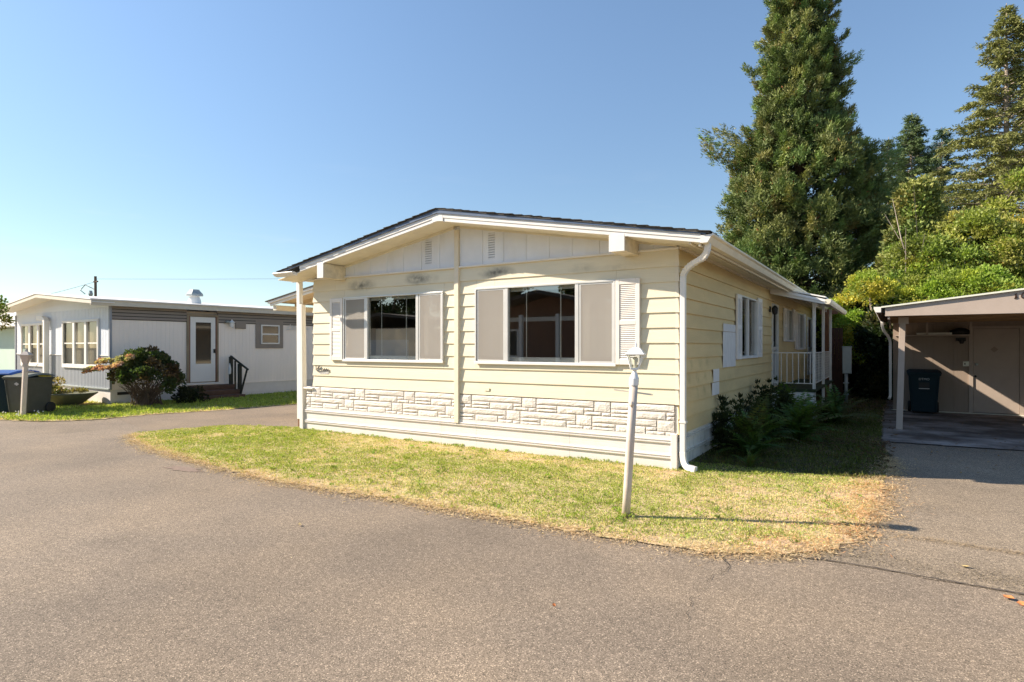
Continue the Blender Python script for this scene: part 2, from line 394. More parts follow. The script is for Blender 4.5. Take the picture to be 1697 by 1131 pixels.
def sheet(name, pts, z, m, jag=0, step=.12, parent=None, kind='structure', seed=3):
    rr = random.Random(seed)
    P = []
    n = len(pts)
    for i in range(n):
        a, b = pts[i], pts[(i+1)%n]; d = math.dist(a, b)
        k = max(1, int(d/step)) if jag and d < 14 else 1
        nx, ny = (b[1]-a[1])/d, -(b[0]-a[0])/d
        for j in range(k):
            t = j/k; o = rr.gauss(0, jag) if j else 0
            P.append((a[0]+(b[0]-a[0])*t+nx*o, a[1]+(b[1]-a[1])*t+ny*o))
    from mathutils.geometry import delaunay_2d_cdt
    vv, ee, ff, *_ = delaunay_2d_cdt([Vector(p) for p in P], [], [list(range(len(P)))], 1, 1e-5)
    me = bpy.data.meshes.new(name); me.from_pydata([(v.x, v.y, z) for v in vv], [], [tuple(f) for f in ff]); me.update()
    if me.polygons[0].normal.z < 0: me.flip_normals()
    o = obj(name, me, m, parent); o['kind'] = kind; return o
sheet('ground', [(-900,-900),(900,-900),(900,900),(-900,900)], -.06, M_dirtground)
sheet('road', [(-60,-13),(-60,-3.2),(-15,3.5),(-15,30),(9,30),(9,1),(40,6),(40,-13)], 0, M_road)
sheet('driveway', [(1.2,-2.62),(1.9,-2.60),(2.35,-2.60),(2.9,-2.62),(4,-2.62),(9,-2.7),(9,4.4),(3.9,4.1),(2.0,3.7),(1.5,1)], .004, M_drive, jag=.012)
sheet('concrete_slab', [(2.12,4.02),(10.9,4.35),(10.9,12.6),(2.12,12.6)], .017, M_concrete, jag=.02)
sheet('far_driveway', [(-12.2,-.9),(-9.2,-1.75),(-6.0,-1.3),(-6.6,12),(-11.4,12),(-11.4,2),(-11.9,.2)], .004, M_drive2, jag=.02)

lawn_poly = [(-9.15,-2.05),(-8.2,-2.42),(-6.96,-2.74),(-5.38,-2.94),(-3.97,-3.10),(-2.74,-3.06),(-1.6,-3.0),(-.28,-2.96),(.79,-2.93),(1.21,-2.84),
    (1.6,-2.64),(1.93,-2.29),(2.07,-1.63),(2.13,-.68),(2.2,.6),(2.24,2.4),(2.12,4.0),(2.08,7),(2.1,12.6),(2.1,20),(-1,20),(-1,.5),(-6.7,.5),(-7.28,.08),(-7.97,-.16),(-8.72,-.45),(-9.05,-1.3)]
far_poly = [(-30,-9.5),(-22,-6),(-16,-3.3),(-13.62,-2.5),(-12.61,-2.2),(-12.0,-1.49),(-11.95,-.28),(-11.56,.9),(-11.46,1.63),(-11.2,3.1),(-11.0,6),(-11,14),
    (-14.5,14),(-15.0,3),(-15.3,.6),(-23,.2),(-30,0)]
sheet('lawn', lawn_poly, .012, M_thatch, jag=.03)
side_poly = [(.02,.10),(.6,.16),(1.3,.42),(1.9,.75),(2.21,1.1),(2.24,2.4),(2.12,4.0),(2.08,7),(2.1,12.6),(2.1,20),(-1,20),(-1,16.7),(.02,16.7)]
sheet('shade_darkened_soil', side_poly, .0165, M_shadesoil, jag=.05, seed=9)  # darker sheet laid where the side passage lies in shade
sheet('neighbour_lawn', far_poly, .012, M_thatch, jag=.04, seed=5)
def inpoly(x, y, poly):
    ins = np.zeros(len(x), bool); n = len(poly); j = n-1
    for i in range(n):
        xi, yi = poly[i]; xj, yj = poly[j]
        c = ((yi > y) != (yj > y)) & (x < (xj-xi)*(y-yi)/(yj-yi+1e-12)+xi); ins ^= c; j = i
    return ins
def edge_dist(x, y, poly, segs):
    d = np.full(len(x), 9.0)
    for i in segs:
        a = np.array(poly[i]); b = np.array(poly[(i+1)%len(poly)]); ab = b-a
        t = np.clip(((x-a[0])*ab[0]+(y-a[1])*ab[1])/(ab@ab), 0, 1)
        d = np.minimum(d, np.hypot(x-a[0]-t*ab[0], y-a[1]-t*ab[1]))
    return d
def vnoise(x, y, s, seed):
    r = np.random.default_rng(seed); g = r.random((64,64))
    u, v = x*s+100, y*s+100; i, j = np.floor(u).astype(int), np.floor(v).astype(int); fu, fv = u-i, v-j
    fu, fv = fu*fu*(3-2*fu), fv*fv*(3-2*fv)
    G = lambda a, b: g[a % 64, b % 64]
    return (G(i,j)*(1-fu)+G(i+1,j)*fu)*(1-fv)+(G(i,j+1)*(1-fu)+G(i+1,j+1)*fu)*fv
def fbm(x, y, s, seed): return .5*vnoise(x,y,s,seed)+.3*vnoise(x,y,s*2.3,seed+1)+.2*vnoise(x,y,s*5.1,seed+2)

def grass(name, label, poly, box, dens, hgt, wid, dry_bias, edge_segs, lush=0, dark=1.0, seed=1, avoid=None, edgew=.35, reach=None):
    x0, x1, y0, y1 = box; n = int((x1-x0)*(y1-y0)*dens)
    x = rng.uniform(x0,x1,n); y = rng.uniform(y0,y1,n)
    k = inpoly(x, y, poly)
    if avoid is not None: k &= ~avoid(x, y)
    x, y = x[k], y[k]
    ed = edge_dist(x, y, poly, edge_segs)
    dry = fbm(x, y, .9, seed)*.9 + fbm(x, y, 3.2, seed+5)*.75 + fbm(x*.7, y*1.6, 8.0, seed+15)*.7 - 1.18 + dry_bias(x, y) + np.clip((edgew-ed)/edgew, 0, 1)*.55
    keep = rng.random(len(x)) < np.clip(1.05-dry*.9, .25, 1)
    x, y, dry, ed = x[keep], y[keep], dry[keep], ed[keep]; n = len(x)
    isdry = rng.random(n) < np.clip(.38+dry*1.05, .05, .97)
    brown = isdry & (rng.random(n) < np.clip(.1+dry*.45, 0, .6))
    cols = np.where(isdry[:,None], np.array([.64,.55,.27]), np.array([.30,.345,.07]))
    young = (~isdry) & (rng.random(n) < .25+lush); cols[young] = (.36,.44,.085)
    cols[brown] = (.58,.40,.25)
    dk = (~isdry) & (rng.random(n) < .12); cols[dk] = (.12,.17,.04)
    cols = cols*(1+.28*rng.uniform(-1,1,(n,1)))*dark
    h = hgt*rng.uniform(.35,1.15,n)*np.where(isdry, .75, 1.0)*(.35+1.5*fbm(x,y,7,seed+9)**1.5*1.3)
    lean = rng.normal(size=(n,2))*np.where(isdry, 1.4, .75)[:,None]
    ax = unit(np.column_stack([lean, np.ones(n)]))
    z = np.full(n, .012) + .0
    wd = rand_perp(ax); wd[:,2] *= .3; wd = unit(wd)
    me = leafmesh(name, np.column_stack([x,y,z]), ax, wd, h, wid*rng.uniform(.7,1.3,n), cols)
    o = obj(name, me, M_grass); tag(o, label, 'grass', kind='stuff'); return o
def db_main(x, y):
    b = np.zeros(len(x))
    b += .45*np.exp(-((y+.35)/.35)**2)*(x < .1)*(x > -6.4)         # worn band along the skirting
    b += .30*np.exp(-(((x-.6)/.9)**2+((y+1.0)/.5)**2))
    b += .15*(x > 1.5)*(y < .5)
    return b
in_house = lambda x, y: (x < -.02)*(x > -6.98)*(y > -.01)
grass('lawn_grass', 'short patchy green and straw coloured grass in front of the cream house', lawn_poly, (-9.2,2.3,-3.2,.6), 7500, .029, .007, db_main, range(0,15), seed=3, avoid=in_house, lush=.05)
grass('side_grass', 'thin shade darkened grass and dead leaves in the shaded passage beside the house', lawn_poly, (-.1,2.3,.6,9), 3200, .05, .010, lambda x, y: -.12+.05*y, range(13,16), seed=23, dark=.33, avoid=in_house)  # dark factor puts the passage shade into the blade colour
grass('side_grass', 'thin leaf strewn grass at the far shaded end of the side passage', lawn_poly, (-.1,2.2,9,19), 900, .07, .02, lambda x, y: .35+0*x, [0], seed=27, dark=.28, avoid=in_house)  # blades darkened further for the shade at the far end
grass('neighbour_grass', 'lush bright green grass strip in front of the neighbouring white home', far_poly, (-19,-11,-5,9), 1500, .07, .017, lambda x, y: -.28+.55*np.exp(-((y-.1)/.5)**2)*(x < -15.2), range(0,11), lush=.45, seed=31, edgew=.15)

def scatter_flat(name, label, cat, gen, n, size, c1, c2, z=.02, seed=0, wf=.4):
    x, y = gen(n); n = len(x)
    a = rng.uniform(0, 2*np.pi, n); ax = unit(np.column_stack([np.cos(a), np.sin(a), rng.normal(size=n)*.25]))
    wd = unit(np.column_stack([-np.sin(a), np.cos(a), rng.normal(size=n)*.35]))
    cols = np.where((rng.random(n) < .5)[:,None], np.array(c1), np.array(c2))*(1+.3*rng.uniform(-1,1,(n,1)))
    me = leafmesh(name, np.column_stack([x, y, z+rng.random(n)*.012]), ax, wd, size*rng.uniform(.5,1.4,n), size*wf*rng.uniform(.5,1.2,n), cols)
    return tag(obj(name, me, M_grass), label, cat, kind='stuff')
def along(poly, segs, spread):
    def g(n):
        w = np.array([math.dist(poly[i], poly[(i+1)%len(poly)]) for i in segs]); s = rng.choice(len(segs), n, p=w/w.sum())
        A = np.array([poly[segs[i]] for i in s]); B = np.array([poly[(segs[i]+1)%len(poly)] for i in s]); t = rng.random((n,1))
        p = A+(B-A)*t; p = p+rng.normal(size=(n,2))*spread*(.35+1.6*fbm(p[:,0],p[:,1],2.6,91))[:,None]; k_ = rng.random(n) < np.clip(2.2*fbm(p[:,0],p[:,1],3.5,95)-.35, .1, 1); p = p[k_]; return p[:,0], p[:,1]
    return g
scatter_flat('dead_grass', 'straw coloured dead grass along the lawn edge beside the road', 'dead grass', along(lawn_poly, list(range(0,15)), .085), 40000, .04, (.66,.52,.34), (.50,.34,.20), z=.012, wf=.16)
scatter_flat('needle_litter', 'orange brown dead needles drifted over the right end of the lawn', 'needle litter', along([(2.05,.5),(2.0,-1.0),(1.9,-2.0),(1.3,-2.5)], [0,1,2], .14), 3000, .05, (.55,.27,.13), (.62,.40,.22), z=.025, wf=.12)
scatter_flat('gravel_debris', 'loose grit and moss along the seam of road and driveway', 'debris', along([(1.5,-2.55),(2.1,-2.35),(3.4,-2.45)], [0,1], .12), 5200, .012, (.07,.06,.04), (.33,.27,.20), z=.008)
scatter_flat('gravel_debris', 'pale grit line crossing the driveway beside the lamp shadow', 'debris', along([(1.9,-1.75),(2.5,-1.63),(3.6,-1.72)], [0,1], .03), 2600, .014, (.42,.33,.24), (.36,.27,.19), z=.008)
def sidegen(n):
    x = rng.uniform(.3,2.3,n); y = rng.uniform(.7,14,n); k = fbm(x,y,1.1,77) > .46; return x[k], y[k]
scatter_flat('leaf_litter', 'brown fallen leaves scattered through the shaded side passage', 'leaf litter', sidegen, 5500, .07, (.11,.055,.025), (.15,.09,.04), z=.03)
def slabgen(n):
    x = rng.uniform(2.2,6,n); y = rng.uniform(1.5,9,n); return x, y
scatter_flat('leaf_litter', 'few brown leaves scattered over the concrete and asphalt below the carport', 'leaf litter', slabgen, 420, .055, (.22,.12,.05), (.30,.2,.1), z=.02)
def loosegen(n):
    return rng.uniform(-9,3.5,n), rng.uniform(-6.5,-3.1,n)
scatter_flat('straw_bits', 'tiny pale straw bits lying loose on the grey brown road', 'straw bits', loosegen, 260, .018, (.45,.38,.26), (.12,.09,.06), z=.006)

# weeds and longer tufts in the lawn
wx_ = rng.uniform(-8.6, 2.0, 900); wy_ = rng.uniform(-3.0, -.1, 900); k_ = inpoly(wx_, wy_, lawn_poly) & (fbm(wx_, wy_, 1.3, 55) > .5); wx_, wy_ = wx_[k_][:150], wy_[k_][:150]
ex_ = rng.uniform(-6.9, 0, 30); wx_ = np.concatenate([wx_, ex_, rng.normal(.23,.07,14)]); wy_ = np.concatenate([wy_, rng.uniform(-.10,-.03,30), rng.normal(-2.32,.07,14)])
cs_ = np.column_stack([wx_, wy_, np.full(len(wx_), .016)])
wm_ = leafmesh('weeds', *clump_cloud(cs_, rng.uniform(.02,.06,len(cs_)), 20, np.tile([[0,0,1.]], (len(cs_),1)), .032, .010, tint(len(cs_), (.30,.37,.075), .3, (.22,.29,.06), .4), up=.7, flat=.4))
tag(obj('weeds', wm_, M_grass), 'small darker green weeds and tufts dotted through the front lawn', 'weeds', kind='stuff')

# cracks and seams
def ribbon(name, pts, w, m, z=.007, label=None, amp=.02, n=10, seed=1):
    rr = random.Random(seed); P = []
    for a, b in zip(pts, pts[1:]):
        for j in range(n):
            t = j/n; P.append((a[0]+(b[0]-a[0])*t+rr.gauss(0,amp), a[1]+(b[1]-a[1])*t+rr.gauss(0,amp)))
    P.append(pts[-1]); mb = MB(); L_ = []; Rr = []
    for i, p in enumerate(P):
        q = P[min(i+1,len(P)-1)]; o = P[max(i-1,0)]; d = (q[0]-o[0], q[1]-o[1]); l = math.hypot(*d) or 1
        ww = w*rr.uniform(.3,1.2); L_.append((p[0]-d[1]/l*ww, p[1]+d[0]/l*ww, z)); Rr.append((p[0]+d[1]/l*ww, p[1]-d[0]/l*ww, z))
    k = len(P); mb.poly(L_+Rr, [(i, i+1, k+i+1, k+i) for i in range(k-1)])
    o = obj(name, mb, m); tag(o, kind='structure'); return o
M_crack = mat('crack', (.035,.03,.026), rough=1)
M_seam = mat('tar seam', (.11,.09,.075), rough=.9, var=.3, scale=30)
M_oldpatch = mat('reddish road stain', (.20,.145,.115), rough=.9, var=.3, scale=30)
ribbon('road_crack', [(1.21,-2.87),(1.25,-3.00),(1.31,-3.10),(1.30,-3.22)], .0035, M_crack, amp=.010, n=7)
ribbon('road_crack', [(1.30,-3.22),(1.24,-3.36),(1.27,-3.55),(1.24,-3.8),(1.30,-4.1)], .0016, M_crack, amp=.014, n=7, seed=4)
mbp = MB(); rr2 = random.Random(8); P2 = []
for i in range(30):
    a_ = 2*math.pi*i/30; q_ = (1+.35*rr2.uniform(-1,1)); P2.append((-5.32+.34*q_*math.cos(a_)+.05*q_*math.sin(a_), -3.26+.10*q_*math.sin(a_), .0045))
mbp.poly(P2+[(-5.32,-3.26,.0045)], [(i, (i+1) % 30, 30) for i in range(30)])
tag(obj('road_stain', mbp, M_oldpatch), kind='structure')
ribbon('road_seam', [(1.55,-2.66),(1.93,-2.585),(2.35,-2.585),(2.68,-2.60),(3.0,-2.61),(3.6,-2.62),(5,-2.66)], .013, M_seam, amp=.006)

# ------------------------------------------------------------------ main house
house = thing('mobile_home', 'cream clapboard single storey home with white stone skirting and low gabled roof', 'house')
XL, XC0, XC1 = -6.78, -3.485, -3.403
courses = [.45+.193*k for k in range(2)] + [.825,1.02,1.213,1.406,1.600,1.793,1.985,2.177,2.369,2.562,2.77]
fc = courses[2:]                       # front course bottoms then top
W1 = (-5.965,-3.713,1.303,2.425); W2 = (-3.093,-.815,1.303,2.44)
def lap(u0, u1, z0, z1, zb, zt, place, m0=0, m1=0, proud=.024):
    """clapboard piece between z0 and z1 of a board running from zb to zt; place maps (u, depth, z)"""
    def dep(z): return proud - (proud-.006)*(z-zb)/(zt+.012-zb)
    d0, d1 = dep(z0), dep(z1)
    prof = [(0,z0),(d0,z0),(d1,z1),(0,z1)]
    v = [place(u0-m0*d, d, z) for d, z in prof] + [place(u1+m1*d, d, z) for d, z in prof]
    return MB().poly(v, [(0,1,2,3),(7,6,5,4)] + [(i, i+4, (i+1)%4+4, (i+1)%4) for i in range(4)])
def clad(u0, u1, cs, holes, place, m, parent, joints=(), m0=0, m1=0, proud=.024):
    for zb, zt in zip(cs, cs[1:]):
        ztt = zt+.012
        cuts = sorted({u0, u1, *[h[0] for h in holes if h[3] > zb and h[2] < zt and h[0] > u0 and h[0] < u1], *[h[1] for h in holes if h[3] > zb and h[2] < zt and h[1] < u1 and h[1] > u0],
                       *[j for j, jc in joints if jc == round(zb,2)]})
        for a, b in zip(cuts, cuts[1:]):
            mid = (a+b)/2; lo, hi = zb, ztt
            for h in holes:
                if h[0] < mid < h[1]:
                    if h[2] <= lo+.001 and h[3] >= zt-.001: lo = hi = None; break
                    if h[2] <= lo+.001 < h[3]: lo = h[3]
                    elif h[2] < hi and h[3] >= zt-.001: hi = h[2]
            if lo is None or hi-lo < .015: continue
            obj('siding_board', lap(a+.0012*(a != u0), b-.0012*(b != u1), lo, hi, zb, zt, place, m0*(a == u0), m1*(b == u1), proud), m, parent)
pf = lambda u, d, z: (u, -d, z)
pr = lambda u, d, z: (d, u, z)
def rj(cs, u0, u1, seed):
    r_ = random.Random(seed); return [(round(r_.uniform(u0, u1), 2), round(z, 2)) for z in cs if r_.random() < .8]
clad(XL, XC0, fc, [W1], pf, M_siding, house, m0=1, joints=[(-6.2,2.56),(-5.1,.83)])
clad(XC1, 0, fc, [W2], pf, M_siding, house, m1=1, joints=[(-2.75,2.37),(-2.92,2.18)])
# right side
HL = 16.6
WS1 = (3.45,5.0,1.36,2.46); DS = (6.80,7.62,.66,2.51); WS2 = (8.75,9.95,1.70,2.50); WS3 = (10.75,12.25,1.49,2.50); DS2 = (13.3,14.6,.66,2.48)
sidecs = courses[:12]+[2.68]
side_j = [(2.98,2.56),(3.35,2.37),(1.2,2.18),(2.6,1.79),(3.12,1.02),(2.0,.83),(5.9,1.02),(3.05,.64),(1.95,.45),(5.8,1.79),(2.3,1.41)]
clad(0, HL, courses[:2]+courses[2:12]+[2.78], [WS1,DS,WS2,WS3,DS2], pr, M_side, house, joints=side_j, m0=1, proud=.030)
clad(-HL, 0, courses, [], lambda u, d, z: (XL-d, -u, z), M_siding, house)
# sheathing behind the boards (interior walls), built round the openings
def wallgrid(name, u0, u1, z0, z1, holes, place, m, parent):
    us = sorted({u0, u1, *[h[0] for h in holes], *[h[1] for h in holes]}); zs = sorted({z0, z1, *[h[2] for h in holes], *[h[3] for h in holes]})
    mb = MB()
    for a, b in zip(us, us[1:]):
        for c, d in zip(zs, zs[1:]):
            if any(h[0] < (a+b)/2 < h[1] and h[2] < (c+d)/2 < h[3] for h in holes): continue
            p, q = place(a, 0, c), place(b, 1, d)
            mb.box(min(p[0],q[0]), max(p[0],q[0]), min(p[1],q[1]), max(p[1],q[1]), c, d)
    return obj(name, mb, m, parent)
wallgrid('front_wall', XL+.003, -.003, .35, 2.79, [W1,W2], lambda u, d, z: (u, .003+.1*d, z), M_room, house)
wallgrid('side_wall', .105, HL, .35, 2.80, [WS1,DS,WS2,WS3,DS2], lambda u, d, z: (-.003-.1*d, u, z), M_room, house)
obj('rear_wall', MB().box(XL, 0, HL, HL+.1, .3, 2.8).prism([(XL,2.8),(0,2.8),(-3.44,3.42)], 'y', HL, HL+.1), M_siding, house)
obj('side_wall', MB().box(XL+.003, XL+.1, .105, HL, .35, 2.8), M_room, house)
obj('interior_floor', MB().box(XL+.1, -.105, .105, HL, .56, .62), M_tanboard, house)
obj('interior_ceiling', MB().box(XL+.1, -.105, .105, HL, 2.74, 2.78), M_interiorwhite, house)
obj('partition_wall', MB().box(-3.49, -3.40, .105, 5, .62, 2.74), M_tanboard, house)
obj('partition_wall', MB().box(-3.35, -.15, 4.4, 4.46, .62, 2.74), M_brownpanel, house)
obj('partition_wall', MB().box(XL+.12, -3.5, 5.0, 5.06, .62, 2.74), M_room, house)
obj('interior_counter', MB().box(-5.38, -4.36, .16, .20, .62, 1.86), M_tanboard, house, bevel=.01)
for x in (-3.0,-2.1,-1.2):
    obj('interior_post', MB().box(x-.05, x+.05, 4.33, 4.4, .62, 2.74), M_interiorwhite, house)
obj('interior_rail', MB().box(-3.3, -.2, 4.335, 4.4, 2.0, 2.09), M_interiorwhite, house)
obj('interior_door', MB().box(-2.0, -1.3, 4.30, 4.33, .62, 1.95), M_tanboard, house)

# centre trim, corner caps
obj('centre_trim', MB().box(XC0, XC1, -.055, .0, .37, 3.36), M_trimcream, house, bevel=.004)
for zb, zt in zip(fc, fc[1:]):
    obj('corner_cap', MB().poly([(-.025,-.0275,zb-.004),(.0275,-.0275,zb-.004),(.0275,.03,zb-.004),(-.025,-.010,zt-.006),(.010,-.010,zt-.006),(.010,.03,zt-.006)],
        [(0,1,4,3),(1,2,5,4),(0,2,1),(3,4,5)]), M_trimcream, house)
obj('corner_post', MB().box(-.03, .004, -.004, .03, 0, .8), M_skirt, house)

# gable: panels and battens between the eave trim and the rake
SL = .1775
RX = -3.44
def rake(x): return 3.425-abs(x-RX)*SL
obj('eave_trim', MB().box(XL-.02, XC0, -.05, .0, 2.770, 2.795), M_white, house, bevel=.004)
obj('eave_trim', MB().box(XC1, .02, -.05, .0, 2.770, 2.795), M_white, house, bevel=.004)
gx = [XL,-6.1,-5.724,-5.327,-4.945,-4.578,-4.186,-3.81,XC0]; gx2 = [XC1,-2.979,-2.598,-2.212,-1.834,-1.473,-1.066,-.68,-.32,0]
for xs in (gx, gx2):
    for a, b in zip(xs, xs[1:]):
        vent = (abs((a+b)/2+4.03) < .2) or (abs((a+b)/2+2.80) < .18)
        y = -.018; top = lambda x: max(rake(x)-.005, 2.80)
        if not vent:
            obj('gable_panel', MB().prism([(a+.004,2.796),(b-.004,2.796),(b-.004,top(b)),(a+.004,top(a))], 'y', y, .0), M_gable, house)
        else:
            vx0, vx1, v0, v1 = ((-4.10,-3.965,2.862,3.27) if a < -3.5 else (-2.868,-2.748,2.862,3.26))
            mb = MB().prism([(a+.004,2.796),(vx0,2.796),(vx0,top(vx0)),(a+.004,top(a))], 'y', y, .0)
            mb.prism([(vx1,2.796),(b-.004,2.796),(b-.004,top(b)),(vx1,top(vx1))], 'y', y, .0)
            mb.prism([(vx0,2.796),(vx1,2.796),(vx1,v0),(vx0,v0)], 'y', y, .0).prism([(vx0,v1),(vx1,v1),(vx1,top(vx1)),(vx0,top(vx0))], 'y', y, .0)
            g = obj('gable_panel', mb, M_gable, house)
            n_ = 11; sv = MB()
            for i in range(n_):
                z = v0+(v1-v0)*(i+.5)/n_; h = (v1-v0)/n_
                sv.poly([(vx0,-.019,z-h*.5),(vx1,-.019,z-h*.5),(vx1,-.019,z+h*.12),(vx0,-.019,z+h*.12),(vx1,-.004,z+h*.5),(vx0,-.004,z+h*.5)], [(0,1,2,3),(3,2,4,5)])
            ve = obj('gable_vent', MB().box(vx0, vx1, -.001, .0, v0, v1), M_aludark, house)
            so = obj('vent_slats', sv, M_gable, ve)
    for x in xs[1:-1]:
        obj('gable_batten', MB().prism([(x-.022,2.796),(x+.012,2.796),(x+.012,rake(x)-.01),(x-.022,rake(x)-.01)], 'y', -.026, -.018), M_gable, house, bevel=.002)
for sg in (-1, 1):
    xe = XL if sg < 0 else 0
    obj('rake_moulding', MB().prism([(RX+sg*.06,rake(RX+.06)-.03),(xe,max(rake(xe)-.035,2.797)),(xe,rake(xe)+.005),(RX+sg*.06,rake(RX+.06)+.005)], 'y', -.05, -.018), M_soffit, house)
obj('gable_wall', MB().prism([(XL,2.78),(0,2.78),(0,rake(0)),(RX,3.425),(XL,rake(XL))], 'y', .0, .06), M_gable, house)

# roof
YF, YB = -.5, HL+.4
XR, XLE = .42, -7.1
def ft(x): return 3.535-abs(x-RX)*SL*1.005       # top of the white fascia
for sg, xe in ((1, XR), (-1, -6.56)):
    a = RX+sg*.10
    obj('fascia', MB().prism([(a,ft(a)-.115),(xe,ft(xe)-.103),(xe,ft(xe)),(a,ft(a))], 'y', YF, YF+.03), M_whitemetal, house, bevel=.004)
    obj('fascia_lip', MB().prism([(a,ft(a)-.062),(xe,ft(xe)-.055),(xe,ft(xe)+.001),(a,ft(a)+.001)], 'y', YF-.010, YF), M_whitemetal, house, bevel=.003)
    xd = XR+.06 if sg > 0 else XLE
    obj('drip_edge', MB().prism([(RX,ft(RX)-.002),(xd,ft(xd)-.004),(xd,ft(xd)+.026),(RX,ft(RX)+.064)], 'y', YF-.03, YF-.012), M_edge, house)
    xs_ = XR+.10 if sg > 0 else XLE-.03
    sl_ = MB().prism([(RX,ft(RX)+.050),(xs_,ft(xs_)+.008),(xs_,ft(xs_)+.024),(RX,ft(RX)+.066)], 'y', YF-.04, YB)
    roof = obj('roof', sl_, M_shingle, house)
    L_ = abs(xs_-RX); n_ = int(L_/.145)
    for i in range(n_):
        x0 = RX+sg*L_*i/n_; x1 = RX+sg*(L_*(i+1)/n_+.02)
        t = random.uniform(.004,.012); zz = lambda x, e: ft(x)+.0675+e-abs(x-RX)*.011
        obj('shingle', MB().prism([(x0,zz(x0,.0)),(x1,zz(x1,t)),(x1,zz(x1,t+.008)),(x0,zz(x0,.004))], 'y', YF-.045-random.uniform(0,.02), YF+.35), M_shingle, roof)
obj('apex_cap', MB().prism([(RX-.10,ft(RX-.1)-.115),(RX-.08,ft(RX-.08)-.113),(RX,ft(RX)-.118),(RX+.08,ft(RX+.08)-.113),(RX+.10,ft(RX+.1)-.115),(RX+.1,ft(RX+.1)),(RX,ft(RX)),(RX-.1,ft(RX-.1))], 'y', YF-.012, YF+.03), M_whitemetal, house, bevel=.002)
for sg, xe in ((1, XR), (-1, -7.2)):
    s = obj('soffit', MB().prism([(RX,3.428),(xe,3.428-abs(xe-RX)*SL),(xe,3.442-abs(xe-RX)*SL),(RX,3.442)], 'y', YF+.03, .0), M_soffit, house)
obj('soffit', MB().prism([(.0,rake(0)+.004),(XR-.01,rake(XR)+.004),(XR-.01,rake(XR)+.018),(.0,rake(0)+.018)], 'y', 0.0, YB), M_soffit, house)
obj('soffit', MB().prism([(XL,rake(XL)+.004),(-7.1,rake(-7.1)+.004),(-7.1,rake(-7.1)+.018),(XL,rake(XL)+.018)], 'y', 0.0, YB), M_soffit, house)
obj('soffit_moulding', MB().box(.0, .045, .0, YB-.4, rake(0)-.035, rake(0)+.002), M_trimcream, house, bevel=.006)
obj('soffit_moulding', MB().box(.27, .30, YF+.03, YB-.4, rake(.28)-.022, rake(.28)+.002), M_trimcream, house, bevel=.004)
obj('soffit_moulding', MB().box(XR-.035, XR-.012, YF+.03, YB, rake(XR)-.03, rake(XR)+.002), M_trimcream, house)
# rafter beams through the gable
obj('beam', MB().box(-.70, -.50, YF-.015, .0, 2.73, rake(-.5)+.004), M_beam, house, bevel=.004)
obj('beam_cap', MB().box(-.703, -.497, YF-.024, YF-.0155, 2.725, ft(-.6)-.095), M_whitemetal, house, bevel=.003)
obj('beam', MB().box(-6.08, -5.93, YF-.015, .0, 2.73, rake(-6)+.004), M_beam, house, bevel=.004)
obj('beam_cap', MB().box(-6.083, -5.927, YF-.024, YF-.0155, 2.725, ft(-6)-.095), M_whitemetal, house, bevel=.003)
# gutter on the right eave
gp = [(XR+.0,2.735),(XR+.075,2.735),(XR+.095,2.765),(XR+.115,2.80),(XR+.145,2.815),(XR+.145,2.838),(XR+.13,2.838),(XR+.125,2.825),(XR+.0,2.825)]
obj('gutter', MB().prism(gp, 'y', YF-.01, YB), M_soffit, house, bevel=.004)
obj('gutter_end', MB().prism([(x, z+.003) for x, z in gp], 'y', YF-.016, YF-.0105), M_whitemetal, house)
obj('gutter', MB().prism([(YF-.04-.06,2.868),(YF-.04,2.845),(YF-.035,2.80),(YF-.10,2.81),(YF-.15,2.85),(YF-.15,2.868)], 'x', -7.12, -6.575), M_whitemetal, house, bevel=.004)
# downspout
def sqtube(pts, w, h, m, name, parent, **k):
    mb = MB(); pts = [Vector(p) for p in pts]; base = 0
    ref = Vector((0,1,0))
    for i, p in enumerate(pts):
        d = (pts[min(i+1,len(pts)-1)]-pts[max(i-1,0)]).normalized()
        a = d.cross(ref); a.normalize(); b = a.cross(d).normalized()
        for s_, t_ in ((-1,-1),(1,-1),(1,1),(-1,1)): mb.v.append(tuple(p+a*s_*w/2+b*t_*h/2))
        if i:
            q = (i-1)*4
            for k_ in range(4): mb.f.append((q+k_, q+(k_+1)%4, q+4+(k_+1)%4, q+4+k_))
    mb.f.append((3,2,1,0)); n4 = len(pts)*4; mb.f.append((n4-4,n4-3,n4-2,n4-1))
    return obj(name, mb, m, parent, **k)
def elbow(p0, p1, p2, n=8):
    return [tuple((1-t)**2*a+2*t*(1-t)*b+t*t*c for a, b, c in zip(p0, p1, p2)) for t in [i/n for i in range(n+1)]]
dpath = elbow((.475,-.40,2.74),(.475,-.40,2.60),(.34,-.26,2.58))[:-1] + elbow((.34,-.26,2.58),(.065,.0,2.53),(.068,.0,2.40))
sqtube(dpath, .062, .062, M_whitemetal, 'downspout', house, bevel=.006)
for i in range(2, len(dpath)-1):
    if i in (8,): continue
    p, q = Vector(dpath[i]), Vector(dpath[min(i+1,len(dpath)-1)])
    sqtube([p+(q-p)*.35, p+(q-p)*.5], .069, .069, M_whitemetal, 'downspout_rib', house)
sqtube([(.068,.0,2.42),(.068,.0,.17)], .066, .066, M_whitemetal, 'downspout', house, bevel=.006)
sqtube(elbow((.068,.0,.24),(.068,.0,.06),(.15,-.03,.055))+[(.24,-.05,.04)], .072, .072, M_whitemetal, 'downspout', house, bevel=.006)
obj('downspout_bracket', MB().box(.025, .11, -.04, .045, .60, .625), M_whitemetal, house)
obj('vent_pipe', MB().tube([(-5.2,1.5,2.9),(-5.2,1.5,3.66)], .035, 12), M_galv, house)

